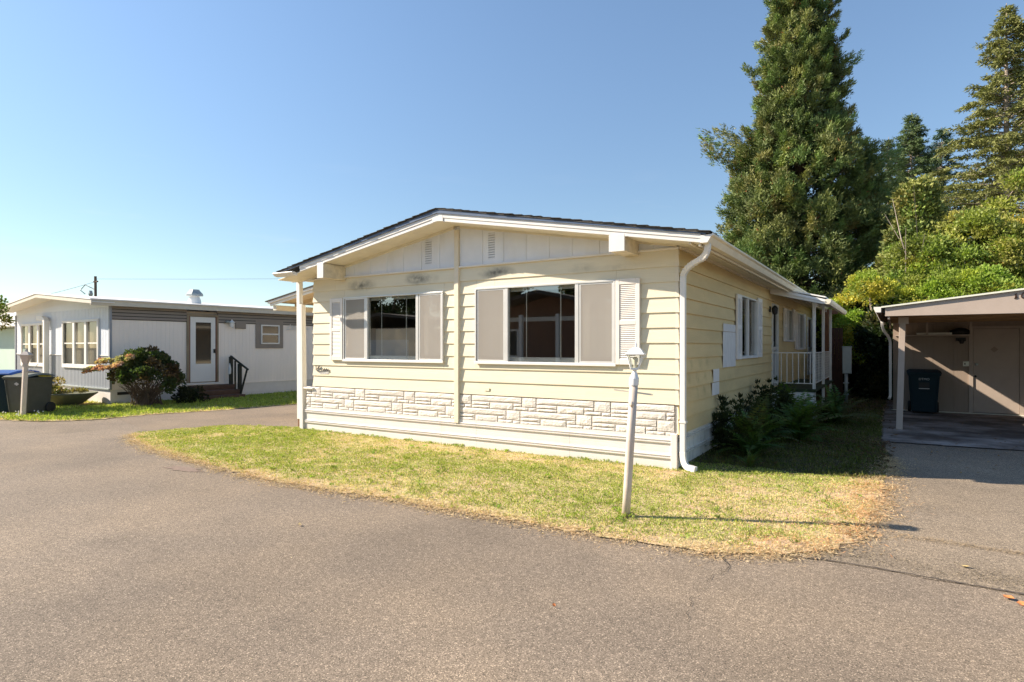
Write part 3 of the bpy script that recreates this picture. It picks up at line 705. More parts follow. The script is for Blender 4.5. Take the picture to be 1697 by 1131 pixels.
# windows
def glazing(name, x0, x1, z0, z1, y, parent):
    return obj(name, MB().poly([(x0,y,z0),(x1,y,z0),(x1,y,z1),(x0,y,z1)], [(0,1,2,3)]), M_glass, parent)
def front_window(W, m1, m2, lab):
    x0, x1, z0, z1 = W
    fr = MB(); t = .028
    fr.box(x0, x1, -.052, .02, z0, z0+t).box(x0, x1, -.052, .02, z1-t, z1).box(x0, x0+t, -.052, .02, z0+t, z1-t).box(x1-t, x1, -.052, .02, z0+t, z1-t)
    w = obj('window', fr, M_alu, house, label=lab, bevel=.003)
    for mx in (m1, m2):
        obj('mullion', MB().box(mx-.028, mx+.028, -.045, .01, z0+t, z1-t), M_alu, w, bevel=.003)
    obj('sill', MB().box(x0-.01, x1+.01, -.062, -.053, z0-.012, z0+.022), M_whitemetal, w, bevel=.002)
    for a, b, yy, fix in ((x0+t, m1-.028, -.03, 0), (m1+.028, m2-.028, -.012, 1), (m2+.028, x1-t, -.03, 0)):
        g = glazing('pane', a+.002, b-.002, z0+t, z1-t, yy, w)
        if not fix:
            s_ = MB(); u = .022
            s_.box(a+.01, b-.002, yy-.012, yy+.012, z0+t, z0+t+u).box(a+.01, b-.002, yy-.012, yy+.012, z1-t-u, z1-t).box(a+.01, a+.01+u, yy-.0115, yy+.0115, z0+t+u, z1-t-u).box(b-u-.002, b-.002, yy-.0115, yy+.0115, z0+t+u, z1-t-u)
            obj('sash', s_, M_alu, w, bevel=.002)
            obj('insect_screen', MB().poly([(a+.03,yy-.009,z0+t+.02),(b-.024,yy-.009,z0+t+.02),(b-.024,yy-.009,z1-t-.02),(a+.03,yy-.009,z1-t-.02)], [(0,1,2,3)]), M_screen, w)
            # closed vertical blind
            bl = MB(); n_ = max(4, int((b-a)/.085)); yb = .09
            for i in range(n_):
                u0 = a+(b-a)*i/n_; u1 = a+(b-a)*(i+1)/n_+.012
                bl.poly([(u0,yb+.012,z0+.11),(u1,yb-.006,z0+.11),(u1,yb-.006,z1-.05),(u0,yb+.012,z1-.05)], [(0,1,2,3)])
            obj('vertical_blind', bl, M_blind, w)
        else:
            for q in (.27,.78):
                xq = a+(b-a)*q; obj('muntin', MB().box(xq-.006, xq+.006, .0, .008, z0+.07, z1-t), M_interiorwhite, w)
            obj('track', MB().box(a, b, .0, .05, z0+t, z0+.095), M_whitemetal, w, bevel=.004)
            obj('head_rail', MB().box(a, b, .03, .06, z1-.08, z1-t), M_interiorwhite, w)
    obj('shadow_strip', MB().box(x0+t, x0+t+.012, -.045, .0, z0+t, z1-t), M_aludark, w)  # dark strip standing in for the shadow inside the frame's left edge
    obj('shadow_strip', MB().box(m2+.028, m2+.04, -.04, .0, z0+t, z1-t), M_aludark, w)  # same painted shadow strip beside the second mullion
    return w
front_window(W1, -5.40, -4.25, 'wide three light window left of the centre trim')
front_window(W2, -2.53, -1.38, 'wide three light window beside the right hand shutter')
def shutter(x0, x1, z0, z1, y=-.024, axis='f', th=.035, parent=None, proud=None):
    def B(mb, a, b, d0, d1, c, d):
        if axis == 'f': mb.box(a, b, -d1, -d0, c, d)
        else: mb.box(d0, d1, a, b, c, d)
    b0 = .026 if axis == 'f' else .032; w = .055; mb = MB(); zm = z0+(z1-z0)*.49
    B(mb, x0, x0+w, b0, b0+th, z0, z1); B(mb, x1-w, x1, b0, b0+th, z0, z1)
    B(mb, x0+w, x1-w, b0, b0+th-.001, z0, z0+.075); B(mb, x0+w, x1-w, b0, b0+th-.001, z1-.075, z1); B(mb, x0+w, x1-w, b0, b0+th-.001, zm-.03, zm+.03)
    s = obj('shutter', mb, M_shutter, house, bevel=.004)
    lv = MB()
    for c, d in ((z0+.075, zm-.03), (zm+.03, z1-.075)):
        n_ = int((d-c)/.024)
        for i in range(n_):
            z = c+(d-c)*i/n_; h = (d-c)/n_
            dA, dB = b0+th-.006, b0+.012
            if axis == 'f': v = [(x0+w,-dA,z),(x1-w,-dA,z),(x1-w,-dA,z+.005),(x0+w,-dA,z+.005),(x1-w,-dB,z+h*1.15),(x0+w,-dB,z+h*1.15)]
            else: v = [(dA,x0+w,z),(dA,x1-w,z),(dA,x1-w,z+.005),(dA,x0+w,z+.005),(dB,x1-w,z+h*1.15),(dB,x0+w,z+h*1.15)]
            lv.poly(v, [(0,1,2,3),(3,2,4,5)])
    obj('louvres', lv, M_shutter, s)
    bk = MB(); B(bk, x0+w, x1-w, b0, b0+.006, z0+.075, z1-.075); obj('shutter_back', bk, M_shutter, s)
    return s
shutter(-6.30, -5.975, 1.31, 2.415)
shutter(-.808, -.475, 1.315, 2.44)
# side windows, shutters and doors
def side_window(W, lab):
    y0, y1, z0, z1 = W; t = .03; fr = MB(); ym = (y0+y1)/2
    fr.box(-.02,.04,y0,y1,z0,z0+t).box(-.02,.04,y0,y1,z1-t,z1).box(-.02,.04,y0,y0+t,z0+t,z1-t).box(-.02,.04,y1-t,y1,z0+t,z1-t)
    w = obj('window', fr, M_alu, house, label=lab, bevel=.003)
    obj('mullion', MB().box(-.01,.035,ym-.025,ym+.025,z0+t,z1-t), M_whitemetal, w)
    obj('pane', MB().poly([(.0,y0+t,z0+t),(.0,y1-t,z0+t),(.0,y1-t,z1-t),(.0,y0+t,z1-t)], [(0,1,2,3)]), M_glass2, w)
    cu = MB(); n_ = 24
    for i in range(n_//2):
        a = y0+(y1-y0)*i/n_*1.0; b = y0+(y1-y0)*(i+1)/n_
        cu.poly([(-.09-.02*(i%2),a,z0),(-.09-.02*((i+1)%2),b,z0),(-.09-.02*((i+1)%2),b,z1),(-.09-.02*(i%2),a,z1)], [(0,1,2,3)])
    obj('curtain', cu, M_curtain, w)
    obj('sill', MB().box(.03,.055,y0-.02,y1+.02,z0-.02,z0+.01), M_whitemetal, w)
side_window(WS1, 'two light window with shutters nearest the front corner')
side_window(WS2, 'small two light window under the porch roof')
side_window(WS3, 'larger two light window at the back of the porch')
for a, b, c, d in ((3.14,3.50,1.335,2.445),(5.0,5.42,1.345,2.50),(8.35,8.78,1.68,2.49),(9.9,10.25,1.69,2.54),(10.35,10.8,1.49,2.51),(12.2,12.6,1.49,2.52)):
    shutter(a, b, c, d, axis='s')
def side_door(D, lab, bars=False):
    y0, y1, z0, z1 = D; f = MB(); f.box(-.02,.045,y0,y0+.06,z0,z1).box(-.02,.045,y1-.06,y1,z0,z1).box(-.02,.045,y0+.06,y1-.06,z1-.06,z1)
    d = obj('door', MB().box(-.05,-.03,y0+.06,y1-.06,z0,z1-.06), M_black if not bars else M_brownpanel, house, label=lab)
    obj('door_frame', f, M_whitemetal if bars else M_alu, d, bevel=.003)
    zm = z0+.85
    obj('screen_frame', MB().box(-.01,.02,y0+.06,y0+.12,z0,z1-.06).box(-.01,.02,y1-.12,y1-.06,z0,z1-.06).box(-.01,.02,y0+.12,y1-.12,zm-.04,zm+.04).box(-.01,.02,y0+.12,y1-.12,z0,z0+.08), M_alu, d)
    for i in range(1, 5):
        y = y0+.12+(y1-y0-.24)*i/5; obj('door_bar', MB().box(.0,.012,y-.007,y+.007,z0+.08,zm-.04), M_whitemetal, d)
    if bars:
        for i in range(1, 4): obj('door_bar', MB().box(.0,.012,y0+.12,y1-.12,z0+.08+i*.19,z0+.095+i*.19), M_whitemetal, d)
    obj('handle', MB().box(.02,.05,y0+.08,y0+.10,zm+.06,zm+.16), M_galv, d)
side_door(DS, 'dark screen door with aluminium frame')
side_door(DS2, 'dark door with white barred lower half', True)
wl_ = obj('wall_light', MB().box(.02,.05,6.45,6.55,2.30,2.42), M_black, house)
obj('lantern', MB().lathe([(.02,-.09),(.05,-.07),(.065,.05),(.035,.09),(.01,.11)], (.13,6.5,2.33), 8), M_black, wl_)
# bare patches of plywood
obj('wall_patch', MB().box(.0310,.0345,2.26,3.13,1.795,1.915), M_patchboard, house, label='bare grey plywood patch, short upper piece')
obj('wall_patch', MB().box(.0310,.0345,2.24,3.13,1.225,1.788), M_patchboard, house, label='tall bare grey plywood patch by the shutter')
obj('wall_patch', MB().box(.0310,.035,1.64,1.99,1.025,1.215), M_white, house, label='small white patch above another')
obj('wall_patch', MB().box(.0310,.035,1.57,1.99,.83,1.015), M_white, house, label='lower small white patch')
# maker's badge on the left of the front wall
bd = obj('badge', MB().box(-6.62,-6.37,-.0275,-.025,1.055,1.10), M_whitemetal, house, label='dark script badge over a white plate with small lettering')
M_badge = mat('badge metal', (.16,.15,.14), rough=.4, metal=.4, var=.2, scale=40)
mb = MB(); by = -.030
for pts in ([(-6.70,1.205),(-6.70,1.13),(-6.66,1.10),(-6.62,1.09)], [(-6.70,1.13),(-6.655,1.155),(-6.63,1.19),(-6.605,1.205),(-6.60,1.185),(-6.63,1.165),(-6.60,1.14)],
            [(-6.60,1.14),(-6.56,1.125),(-6.52,1.15),(-6.50,1.12),(-6.47,1.155),(-6.45,1.12),(-6.42,1.155),(-6.40,1.12),(-6.37,1.15)], [(-6.64,1.10),(-6.50,1.105),(-6.355,1.115),(-6.36,1.095)]):
    mb.tube([(x, by, z) for x, z in pts], .0075, 6)
obj('badge_script', mb, M_badge, bd)
mb = MB()
for i in range(9): mb.box(-6.605+i*.025, -6.590+i*.025, -.0290, -.0276, 1.066+.003*(i%2), 1.080)
obj('badge_lettering', mb, M_badge, bd)
obj('outlet_plate', MB().box(-2.93,-2.84,-.030,-.024,.885,.935), M_trimcream, house, bevel=.002)

# stone band: repeated moulded panel, each stone its own piece
sb = obj('stone_backing', MB().box(-7.0, -.03, -.012, .0, .40, .80), M_grout, house)
stone_pool = []
def stone_mesh(w, h, seed):
    r_ = random.Random(seed); nx = max(3, min(9, int(w/.045))); nz = 3 if h < .07 else 4; mb = MB(); pts = []
    for j in range(nz+1):
        for i in range(nx+1):
            edge = i in (0, nx) or j in (0, nz)
            d = .007 if edge else r_.uniform(.012,.018)
            pts.append((w*i/nx + (0 if i in (0,nx) else r_.gauss(0,.006)), -d, h*j/nz + (0 if j in (0,nz) else r_.gauss(0,.004))))
    fs = []
    for j in range(nz):
        for i in range(nx):
            a = j*(nx+1)+i; b_, c_, d_ = a+1, a+nx+2, a+nx+1
            fs += ([(a,b_,c_),(a,c_,d_)] if r_.random() < .5 else [(a,b_,d_),(b_,c_,d_)])
    mb.poly(pts, fs)
    me = bpy.data.meshes.new('stone'); me.from_pydata(mb.v, [], mb.f); me.update()
    me.materials.append(M_stone); return me
unitL = [(0,.29,.0,.045),(0,.29,.05,.10),(.295,.655,.0,.10),(.66,.785,.055,.10),(.66,.88,.0,.05),(.885,.995,.0,.05),(0,.785,.105,.195),(.79,.995,.055,.195)]
meshes = {}
PER = 1.141
def lay(zbase, off, zmax):
    for k in range(-1, 8):
        for i, (a, b, c, d) in enumerate(unitL):
            x0 = off+k*PER+a*PER; x1 = off+k*PER+b*PER; z0 = zbase+c; z1 = min(zbase+d, zmax)
            if z1-z0 < .012: continue
            for lo, hi in ((-7.0, XC0-.004), (XC1+.004, -.035)):
                q0, q1 = max(x0, lo), min(x1, hi)
                if q1-q0 < .03: continue
                full = (q0 == x0 and q1 == x1 and z1 == zbase+d)
                key = (i, zmax, k % 2) if full else (i, k, lo, z1)
                if key not in meshes: meshes[key] = stone_mesh(q1-q0-.010, z1-z0-.009, hash(key) % 9999)
                obj('stone', meshes[key], None, house, loc=(q0+.005, -.011, z0+.004))
lay(.425, -1.163-6*PER+.0, .62)
lay(.622, -1.163-6*PER+.27, .815)
obj('stone_cap', MB().box(-7.02, XL+.02, -.06, .05, .765, .80), M_white, house, bevel=.008)
# skirting: ribbed sheet profile
def skirt_profile(z0, z1):
    hs = z1-z0
    pr_ = [(0,z0)]
    def rib(zc):
        return [(.004,zc-.022),(.024,zc-.016),(.026,zc-.002),(.006,zc+.003),(.006,zc+.010),(.024,zc+.014),(.026,zc+.026),(.004,zc+.034)]
    for g in (z0+hs*.13, z0+hs*.24): pr_ += [(.004,g-.003),(.001,g),(.004,g+.003)]
    pr_ += rib(z0+hs*.37)
    for g in (z0+hs*.52, z0+hs*.63): pr_ += [(.004,g-.003),(.001,g),(.004,g+.003)]
    pr_ += rib(z0+hs*.82) + [(.006,z0+hs*.93),(.006,z1)]
    return pr_
for a, b in ((-7.0,-5.45),(-5.448,-3.765),(-3.763,-3.085),(-3.083,-1.5),(-1.498,-.03)):
    pp = skirt_profile(.0, .43); v = [(a,-.018-d,z) for d, z in pp]+[(b,-.018-d,z) for d, z in pp]; n_ = len(pp)
    mb = MB().poly(v, [(i, i+n_, i+1+n_, i+1) for i in range(n_-1)])
    me = bpy.data.meshes.new('skirting_panel'); me.from_pydata(mb.v, [], mb.f); me.update()
    obj('skirting_panel', me, M_skirt, house)
obj('skirting_corner', MB().box(-.075,.006,-.045,.006,.0,.46), M_skirt, house, bevel=.006)
for a, b in ((.03,2.6),(2.603,5.2),(5.203,7.8),(7.803,HL)):
    pp = skirt_profile(.03, .45); v = [(d-.006,a,z) for d, z in pp]+[(d-.006,b,z) for d, z in pp]; n_ = len(pp)
    mb = MB().poly(v, [(i, i+n_, i+1+n_, i+1) for i in range(n_-1)])
    me = bpy.data.meshes.new('skirting_panel'); me.from_pydata(mb.v, [], mb.f); me.update()
    obj('skirting_panel', me, M_sideskirt, house)
obj('skirting_panel', MB().box(-7.0,-6.98,-.02,1.2,.0,.43), M_skirt, house)

# left carport canopy with its posts and header
cn = thing('carport_canopy', 'white edged lean to canopy over the driveway left of the cream house', 'canopy', (-7.1,0,0))
def lc(x): return x+7.1
zc = lambda x: 2.50+(x+8.78)*.17
obj('fascia', MB().prism([(lc(-8.78),zc(-8.78)-.10),(lc(-6.82),zc(-6.82)-.10),(lc(-6.82),zc(-6.82)-.02),(lc(-8.78),zc(-8.78)-.02)], 'y', .50, .53), M_whitemetal, cn, bevel=.004)
obj('fascia', MB().prism([(lc(-8.80),zc(-8.80)-.045),(lc(-6.82),zc(-6.82)-.045),(lc(-6.82),zc(-6.82)-.003),(lc(-8.80),zc(-8.80)-.003)], 'y', .46, .497), M_whitemetal, cn, bevel=.003)
obj('roof', MB().prism([(lc(-8.86),zc(-8.86)),(lc(-6.82),zc(-6.82)),(lc(-6.82),zc(-6.82)+.02),(lc(-8.86),zc(-8.86)+.02)], 'y', .44, 9), M_shingle, cn)
for y in (1.1,1.7,2.3,2.9,3.5,4.1,4.7,5.3,5.9,6.5,7.1,7.7,8.3,8.9):
    obj('rafter', MB().prism([(lc(-8.75),zc(-8.75)-.09),(lc(-6.83),zc(-6.83)-.09),(lc(-6.83),zc(-6.83)-.003),(lc(-8.75),zc(-8.75)-.003)], 'y', y, y+.04), M_rafter, cn)
obj('roof_underside', MB().prism([(lc(-8.76),zc(-8.76)-.015),(lc(-6.83),zc(-6.83)-.015),(lc(-6.83),zc(-6.83)-.004),(lc(-8.76),zc(-8.76)-.004)], 'y', .54, 8.98), M_rafter, cn)
obj('eave_beam', MB().box(lc(-8.72), lc(-8.62), .54, 8.9, zc(-8.7)-.20, zc(-8.7)-.095), M_soffit, cn)
obj('header_beam', MB().box(lc(-7.42), lc(-6.80), -.02, .03, 2.775, 2.845), M_whitemetal, cn, bevel=.004)
obj('post', MB().poly([(lc(-7.235),-.045,2.775),(lc(-7.145),-.045,2.775),(lc(-7.145),.035,2.775),(lc(-7.235),.035,2.775),(lc(-7.215),-.045,.19),(lc(-7.13),-.045,.19),(lc(-7.13),.035,.19),(lc(-7.215),.035,.19)],
    [(0,1,2,3),(4,7,6,5),(0,4,5,1),(1,5,6,2),(2,6,7,3),(3,7,4,0)]), M_whitemetal, cn, bevel=.006)
obj('post_foot', MB().box(lc(-7.205), lc(-7.14), -.03, .02, .05, .19), M_rust, cn)
obj('post', MB().poly([(lc(-7.145),-.05,2.34),(lc(-7.075),-.05,2.34),(lc(-7.075),.04,2.34),(lc(-7.145),.04,2.34),(lc(-7.125),-.06,.0),(lc(-7.03),-.06,.0),(lc(-7.03),.04,.0),(lc(-7.125),.04,.0)],
    [(0,1,2,3),(4,7,6,5),(0,4,5,1),(1,5,6,2),(2,6,7,3),(3,7,4,0)]), M_white, cn, bevel=.005)
obj('post', MB().box(lc(-8.71), lc(-8.63), 8.4, 8.48, 0, zc(-8.7)-.2), M_white, cn)
obj('post', MB().box(lc(-8.71), lc(-8.63), 4.6, 4.68, 0, zc(-8.7)-.2), M_white, cn)

# ------------------------------------------------------------------ front lamp post
lp = thing('lamp_post', 'short leaning white lamp post with glass lantern on the front lawn', 'lamp post', (.231,-2.322,0))
LM = Matrix(((1,0,.052),(0,1,.030),(0,0,1)))
def lean(mb):
    mb.v = [tuple(LM @ Vector(v)) for v in mb.v]; return mb
rx = Vector((.8457,.5336,0))
obj('pole', lean(MB().tube([(0,0,-.02),(0,0,.3),(0,0,.7),(0,0,1.21)], .0375, 20)), M_lamp, lp, smooth=True)
obj('base_rust', MB().lathe([(.041,-.01),(.0405,.02),(.0392,.045),(.0385,.05)], n=20), mat('flaking base', (.30,.22,.16), rough=.9, var=.5, scale=30), lp)
obj('collar', lean(MB().lathe([(.0425,1.20),(.0435,1.21),(.0435,1.262),(.040,1.272),(.026,1.305),(.018,1.325),(.018,1.345)], n=20)), M_lampwhite, lp, smooth=False)
a0 = R(32.25)+R(45)+R(-18)
def ring4(mb, prof): return mb.lathe(prof, n=4, a0=a0)
ln = obj('lantern', lean(ring4(MB(), [(.022,1.335),(.048,1.342),(.048,1.358),(.020,1.36)])), M_lampwhite, lp)
b0_, b1_, z0_, z1_ = .046, .096, 1.355, 1.478
for k in range(4):
    a = a0+k*math.pi/2
    obj('lantern_bar', lean(MB().bar((b0_*math.cos(a),b0_*math.sin(a),z0_),(b1_*math.cos(a),b1_*math.sin(a),z1_), .009, .009)), M_lampwhite, ln)
    a2 = a+math.pi/2
    obj('lantern_pane', lean(MB().poly([(b0_*.95*math.cos(a),b0_*.95*math.sin(a),z0_),(b0_*.95*math.cos(a2),b0_*.95*math.sin(a2),z0_),(b1_*.95*math.cos(a2),b1_*.95*math.sin(a2),z1_),(b1_*.95*math.cos(a),b1_*.95*math.sin(a),z1_)], [(0,1,2,3)])), M_glasslamp, ln)
obj('lantern_roof', lean(ring4(MB(), [(.108,1.474),(.120,1.480),(.118,1.487),(.104,1.493),(.086,1.512),(.060,1.534),(.040,1.541),(.014,1.545)])), M_lampwhite, ln, bevel=.002)
obj('finial', lean(MB().lathe([(.014,1.541),(.008,1.555),(.011,1.566),(.006,1.58),(.0035,1.60),(.001,1.615)], n=10)), M_lampwhite, ln, smooth=True)
obj('bulb', lean(MB().lathe([(.012,1.36),(.014,1.39),(.026,1.42),(.024,1.445),(.010,1.46)], n=12)), mat('bulb', (.8,.74,.6), rough=.2), ln, smooth=True)
cb = MB().bar(Vector((.06,.03,1.135))-rx*.165+Vector((-.03,.05,.022)), Vector((.06,.03,1.135))+rx*.165+Vector((.03,-.05,-.016)), .014, .014)
obj('cross_bar', cb, M_trimcream, lp)
obj('photocell', MB().lathe([(.024,0),(.024,.018),(.018,.024),(.008,.026)], n=14), M_lamp, lp, bevel=.001).matrix_local = Matrix.Translation((.060,-.006,1.035)) @ Matrix.Rotation(R(90), 4, 'X') @ Matrix.Rotation(R(-20), 4, 'Y')

# ------------------------------------------------------------------ porch on the right side
pc = thing('porch', 'raised side porch with white twisted railing and metal roof', 'porch', (0,6.6,0))
py = lambda y: y-6.6
obj('deck', MB().box(.0455,.90,py(6.68),py(11.2),.585,.645), M_deck, pc, bevel=.01)
obj('deck_skirt', MB().box(.0455,.86,py(6.72),py(6.76),.10,.58), M_white, pc)
obj('step', MB().box(.50,.93,py(6.18),py(6.66),.06,.40), mat('pale blue step', (.46,.54,.66), rough=.6), pc, bevel=.01)
def awz(x): return 2.83-(x)*.275
obj('porch_roof', MB().prism([(.02,awz(0)),(1.10,awz(1.1)+.04),(1.10,awz(1.1)+.065),(.02,awz(0)+.03)], 'y', py(6.52), py(11.4)), M_nroof, pc)
obj('roof_edge', MB().prism([(.03,2.70),(.05,2.69),(1.06,2.435),(1.10,2.44),(1.10,2.53),(.03,2.83)], 'y', py(6.50), py(6.53)), M_whitemetal, pc, bevel=.006)
obj('roof_edge', MB().prism([(.03,2.755),(1.10,2.475),(1.10,2.495),(.03,2.785)], 'y', py(6.485), py(6.50)), M_whitemetal, pc, bevel=.004)
obj('porch_gutter', MB().prism([(1.10,2.43),(1.17,2.43),(1.20,2.47),(1.21,2.53),(1.10,2.53)], 'y', py(6.50), py(11.45)), M_soffit, pc, bevel=.004)
for y in (6.9, 8.9, 10.9):
    obj('porch_post', MB().box(.82,.88,py(y)-.03,py(y)+.03,.0,awz(.85)-.02), M_porchwhite, pc, bevel=.004)
for y, sg in ((6.9,-1),(6.9,1),(8.9,1)):
    obj('scroll', MB().tube([(.85,py(y),2.34),(.85,py(y)+.02*sg,2.42),(.87,py(y)+.08,2.49),(.90,py(y)+.14*sg,2.47),(.90,py(y)+.10*sg,2.40)], .010, 6), M_porchwhite, pc)
def twisted(x, y, z0, z1):
    mb = MB(); n_ = 22; w = .010
    for i in range(n_+1):
        z = z0+(z1-z0)*i/n_; a = i*R(45)
        for k in range(4): mb.v.append((x+w*math.cos(a+k*math.pi/2), y+w*math.sin(a+k*math.pi/2), z))
        if i:
            for k in range(4):
                q = (i-1)*4; mb.f.append((q+k, q+(k+1)%4, q+4+(k+1)%4, q+4+k))
    return mb
rl = obj('railing', MB().bar((.06,py(6.86),1.42),(.82,py(6.86),1.42),.03,.022).bar((.06,py(6.86),.76),(.82,py(6.86),.76),.025,.018), M_porchwhite, pc)
tw = None
for i in range(7):
    x = .09+.115*i
    if tw is None: tw = twisted(0,0,.76,1.42).mesh('baluster')
    obj('baluster', tw, M_porchwhite, rl, loc=(x, py(6.86), 0))
rl2 = obj('railing', MB().bar((.85,py(6.95),1.42),(.85,py(10.8),1.42),.03,.022).bar((.85,py(6.95),.76),(.85,py(10.8),.76),.025,.018), M_porchwhite, pc)
for i in range(12):
    obj('baluster', tw, M_porchwhite, rl2, loc=(.85, py(7.15)+i*.31, 0))
bp_ = thing('wooden_post', 'tall brown stained timber post behind the white porch posts', 'post', (.66,12.0,0))
obj('post_shaft', MB().box(-.06,.06,-.06,.06,0,2.62), M_brownpost, bp_, bevel=.006)
obj('post_cap', MB().box(-.16,.3,-.08,-.0605,2.48,2.60), M_brownpost, bp_)
bp2 = thing('fence_panel', 'dark brown board fence section behind the side porch', 'fence', (.72,12.5,0))
for i in range(3): obj('fence_board', MB().box(i*.11,i*.11+.105,0,.02,.05,2.1), M_fence, bp2)
obj('fence_rail', MB().box(0,.32,.021,.06,.4,.48).box(0,.32,.021,.06,1.7,1.78), M_fence, bp2)
gm = thing('meter_pedestal', 'grey electric meter box standing on a steel pipe beyond the porch', 'meter box', (1.22,11.3,0))
obj('box', MB().box(-.11,.11,-.07,.07,.82,1.53), M_galv, gm, bevel=.012)
obj('lid', MB().box(-.12,.12,-.08,.08,1.53,1.56), M_galv, gm, bevel=.004)
obj('pipe', MB().tube([(-.02,0,0),(-.02,0,.82)], .045, 12), M_galv, gm, smooth=True)
obj('clamp', MB().box(-.09,.05,-.055,.055,.55,.575), M_galv, gm)
obj('clamp', MB().box(-.08,.04,-.06,.06,.24,.27), M_galv, gm)

# ------------------------------------------------------------------ right carport
cp = thing('carport', 'taupe open carport with storage shed wall on the right', 'carport', (2.16,5.3,0))
cx = lambda x: x-2.16
cyy = lambda y: y-5.3
tz = lambda x: 2.255+(x-2.16)*.114
PK = 6.6
obj('front_fascia', MB().prism([(cx(2.16),2.10),(cx(PK),2.10),(cx(PK),tz(PK)),(cx(2.16),tz(2.16))], 'y', 0, .04), M_carport, cp, bevel=.003)
obj('front_fascia', MB().prism([(cx(PK),2.10),(cx(11.0),2.10),(cx(11.0),tz(2.16)),(cx(PK),tz(PK))], 'y', 0, .04), M_carport, cp)
obj('roof_metal', MB().prism([(cx(2.10),tz(2.10)+.003),(cx(PK),tz(PK)+.003),(cx(PK),tz(PK)+.035),(cx(2.10),tz(2.10)+.03)], 'y', -.04, 7.3), M_cproof, cp)
obj('roof_metal', MB().prism([(cx(PK),tz(PK)+.003),(cx(11.1),tz(2.10)+.003),(cx(11.1),tz(2.10)+.03),(cx(PK),tz(PK)+.035)], 'y', -.04, 7.3), M_cproof, cp)
obj('roof_deck', MB().prism([(cx(2.16),tz(2.16)-.025),(cx(PK),tz(PK)-.025),(cx(PK),tz(PK)),(cx(2.16),tz(2.16))], 'y', .042, 7.2), M_cpwood, cp)
obj('roof_deck', MB().prism([(cx(PK),tz(PK)-.025),(cx(11.0),tz(2.16)-.025),(cx(11.0),tz(2.16)),(cx(PK),tz(PK))], 'y', .042, 7.2), M_cpwood, cp)
for y in (5.78,6.6,7.5,8.4,9.3):
    obj('roof_rafter', MB().box(cx(2.20),cx(11.0),cyy(y),cyy(y)+.06,2.11,2.225), M_cpwood, cp)
obj('eave_board', MB().box(cx(2.20),cx(2.235),.0405,6.9,2.05,2.24), M_carport, cp)
for x in (2.345, 6.6, 10.85):
    p_ = obj('post', MB().poly([(cx(x)-.02,cyy(5.80),0),(cx(x)+.085,cyy(5.80),0),(cx(x)+.085,cyy(5.90),0),(cx(x)-.02,cyy(5.90),0),(cx(x)+.035,cyy(5.80),2.02),(cx(x)+.135,cyy(5.80),2.02),(cx(x)+.135,cyy(5.90),2.02),(cx(x)+.035,cyy(5.90),2.02)],
        [(0,3,2,1),(4,5,6,7),(0,1,5,4),(1,2,6,5),(2,3,7,6),(3,0,4,7)]), M_carport, cp, bevel=.005)
    obj('post_head', MB().box(cx(x)+.02,cx(x)+.18,cyy(5.785),cyy(5.92),1.97,2.10), M_carport, cp, bevel=.004)
# shed wall of grooved panels
xs = [2.28,2.68,3.08,3.48,3.76]
for a, b in zip(xs, xs[1:]):
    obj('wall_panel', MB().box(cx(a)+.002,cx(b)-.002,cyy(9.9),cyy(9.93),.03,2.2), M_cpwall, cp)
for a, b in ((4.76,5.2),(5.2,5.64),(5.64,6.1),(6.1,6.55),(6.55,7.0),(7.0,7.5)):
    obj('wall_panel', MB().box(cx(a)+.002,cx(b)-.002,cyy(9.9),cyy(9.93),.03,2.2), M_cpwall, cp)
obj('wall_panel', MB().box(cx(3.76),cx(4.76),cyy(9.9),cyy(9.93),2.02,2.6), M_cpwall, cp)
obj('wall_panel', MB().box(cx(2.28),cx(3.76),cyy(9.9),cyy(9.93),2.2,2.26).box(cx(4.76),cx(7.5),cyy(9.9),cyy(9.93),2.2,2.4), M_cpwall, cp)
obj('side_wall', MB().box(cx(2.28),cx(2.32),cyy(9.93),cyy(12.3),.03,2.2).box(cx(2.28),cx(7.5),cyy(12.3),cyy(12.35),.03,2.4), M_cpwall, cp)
obj('base_sill', MB().box(cx(2.25),cx(7.5),cyy(9.82),cyy(9.95),.013,.03), M_cproof, cp)
dr = obj('door', MB().box(cx(3.84),cx(4.66),cyy(9.89),cyy(9.93),.045,1.96), M_carport, cp, bevel=.004)
obj('door_casing', MB().box(cx(3.76),cx(3.835),cyy(9.865),cyy(9.90),.03,2.02).box(cx(4.665),cx(4.74),cyy(9.865),cyy(9.90),.03,2.02).box(cx(3.835),cx(4.665),cyy(9.865),cyy(9.90),1.965,2.02), M_carport, cp)
obj('handle', MB().lathe([(.03,0),(.012,.01),(.012,.04),(.03,.05),(.028,.07),(.01,.075)], n=12), M_galv, dr).matrix_local = Matrix.Translation((cx(3.90),cyy(9.89),1.15)) @ Matrix.Rotation(R(90), 4, 'X')
obj('deadbolt', MB().lathe([(.026,0),(.024,.012),(.01,.014)], n=12), M_black, dr).matrix_local = Matrix.Translation((cx(3.88),cyy(9.89),.87)) @ Matrix.Rotation(R(90), 4, 'X')
obj('door_mark', MB().poly([(cx(4.22),cyy(9.8885),1.42),(cx(4.29),cyy(9.8885),1.49),(cx(4.22),cyy(9.8885),1.56),(cx(4.15),cyy(9.8885),1.49)], [(0,1,2,3)]), M_cpwall, dr)
obj('light_switch', MB().box(cx(3.65),cx(3.76),cyy(9.88),cyy(9.90),1.10,1.21), M_cproof, cp, bevel=.003)
obj('switch_toggle', MB().box(cx(3.675),cx(3.695),cyy(9.872),cyy(9.88),1.135,1.175), M_black, cp)
sh = obj('shelf', MB().box(cx(2.33),cx(3.76),cyy(9.4),cyy(9.895),1.80,1.825), M_carport, cp)
obj('shelf_bracket', MB().box(cx(2.93),cx(2.965),cyy(9.42),cyy(9.46),1.825,2.11), M_carport, sh)
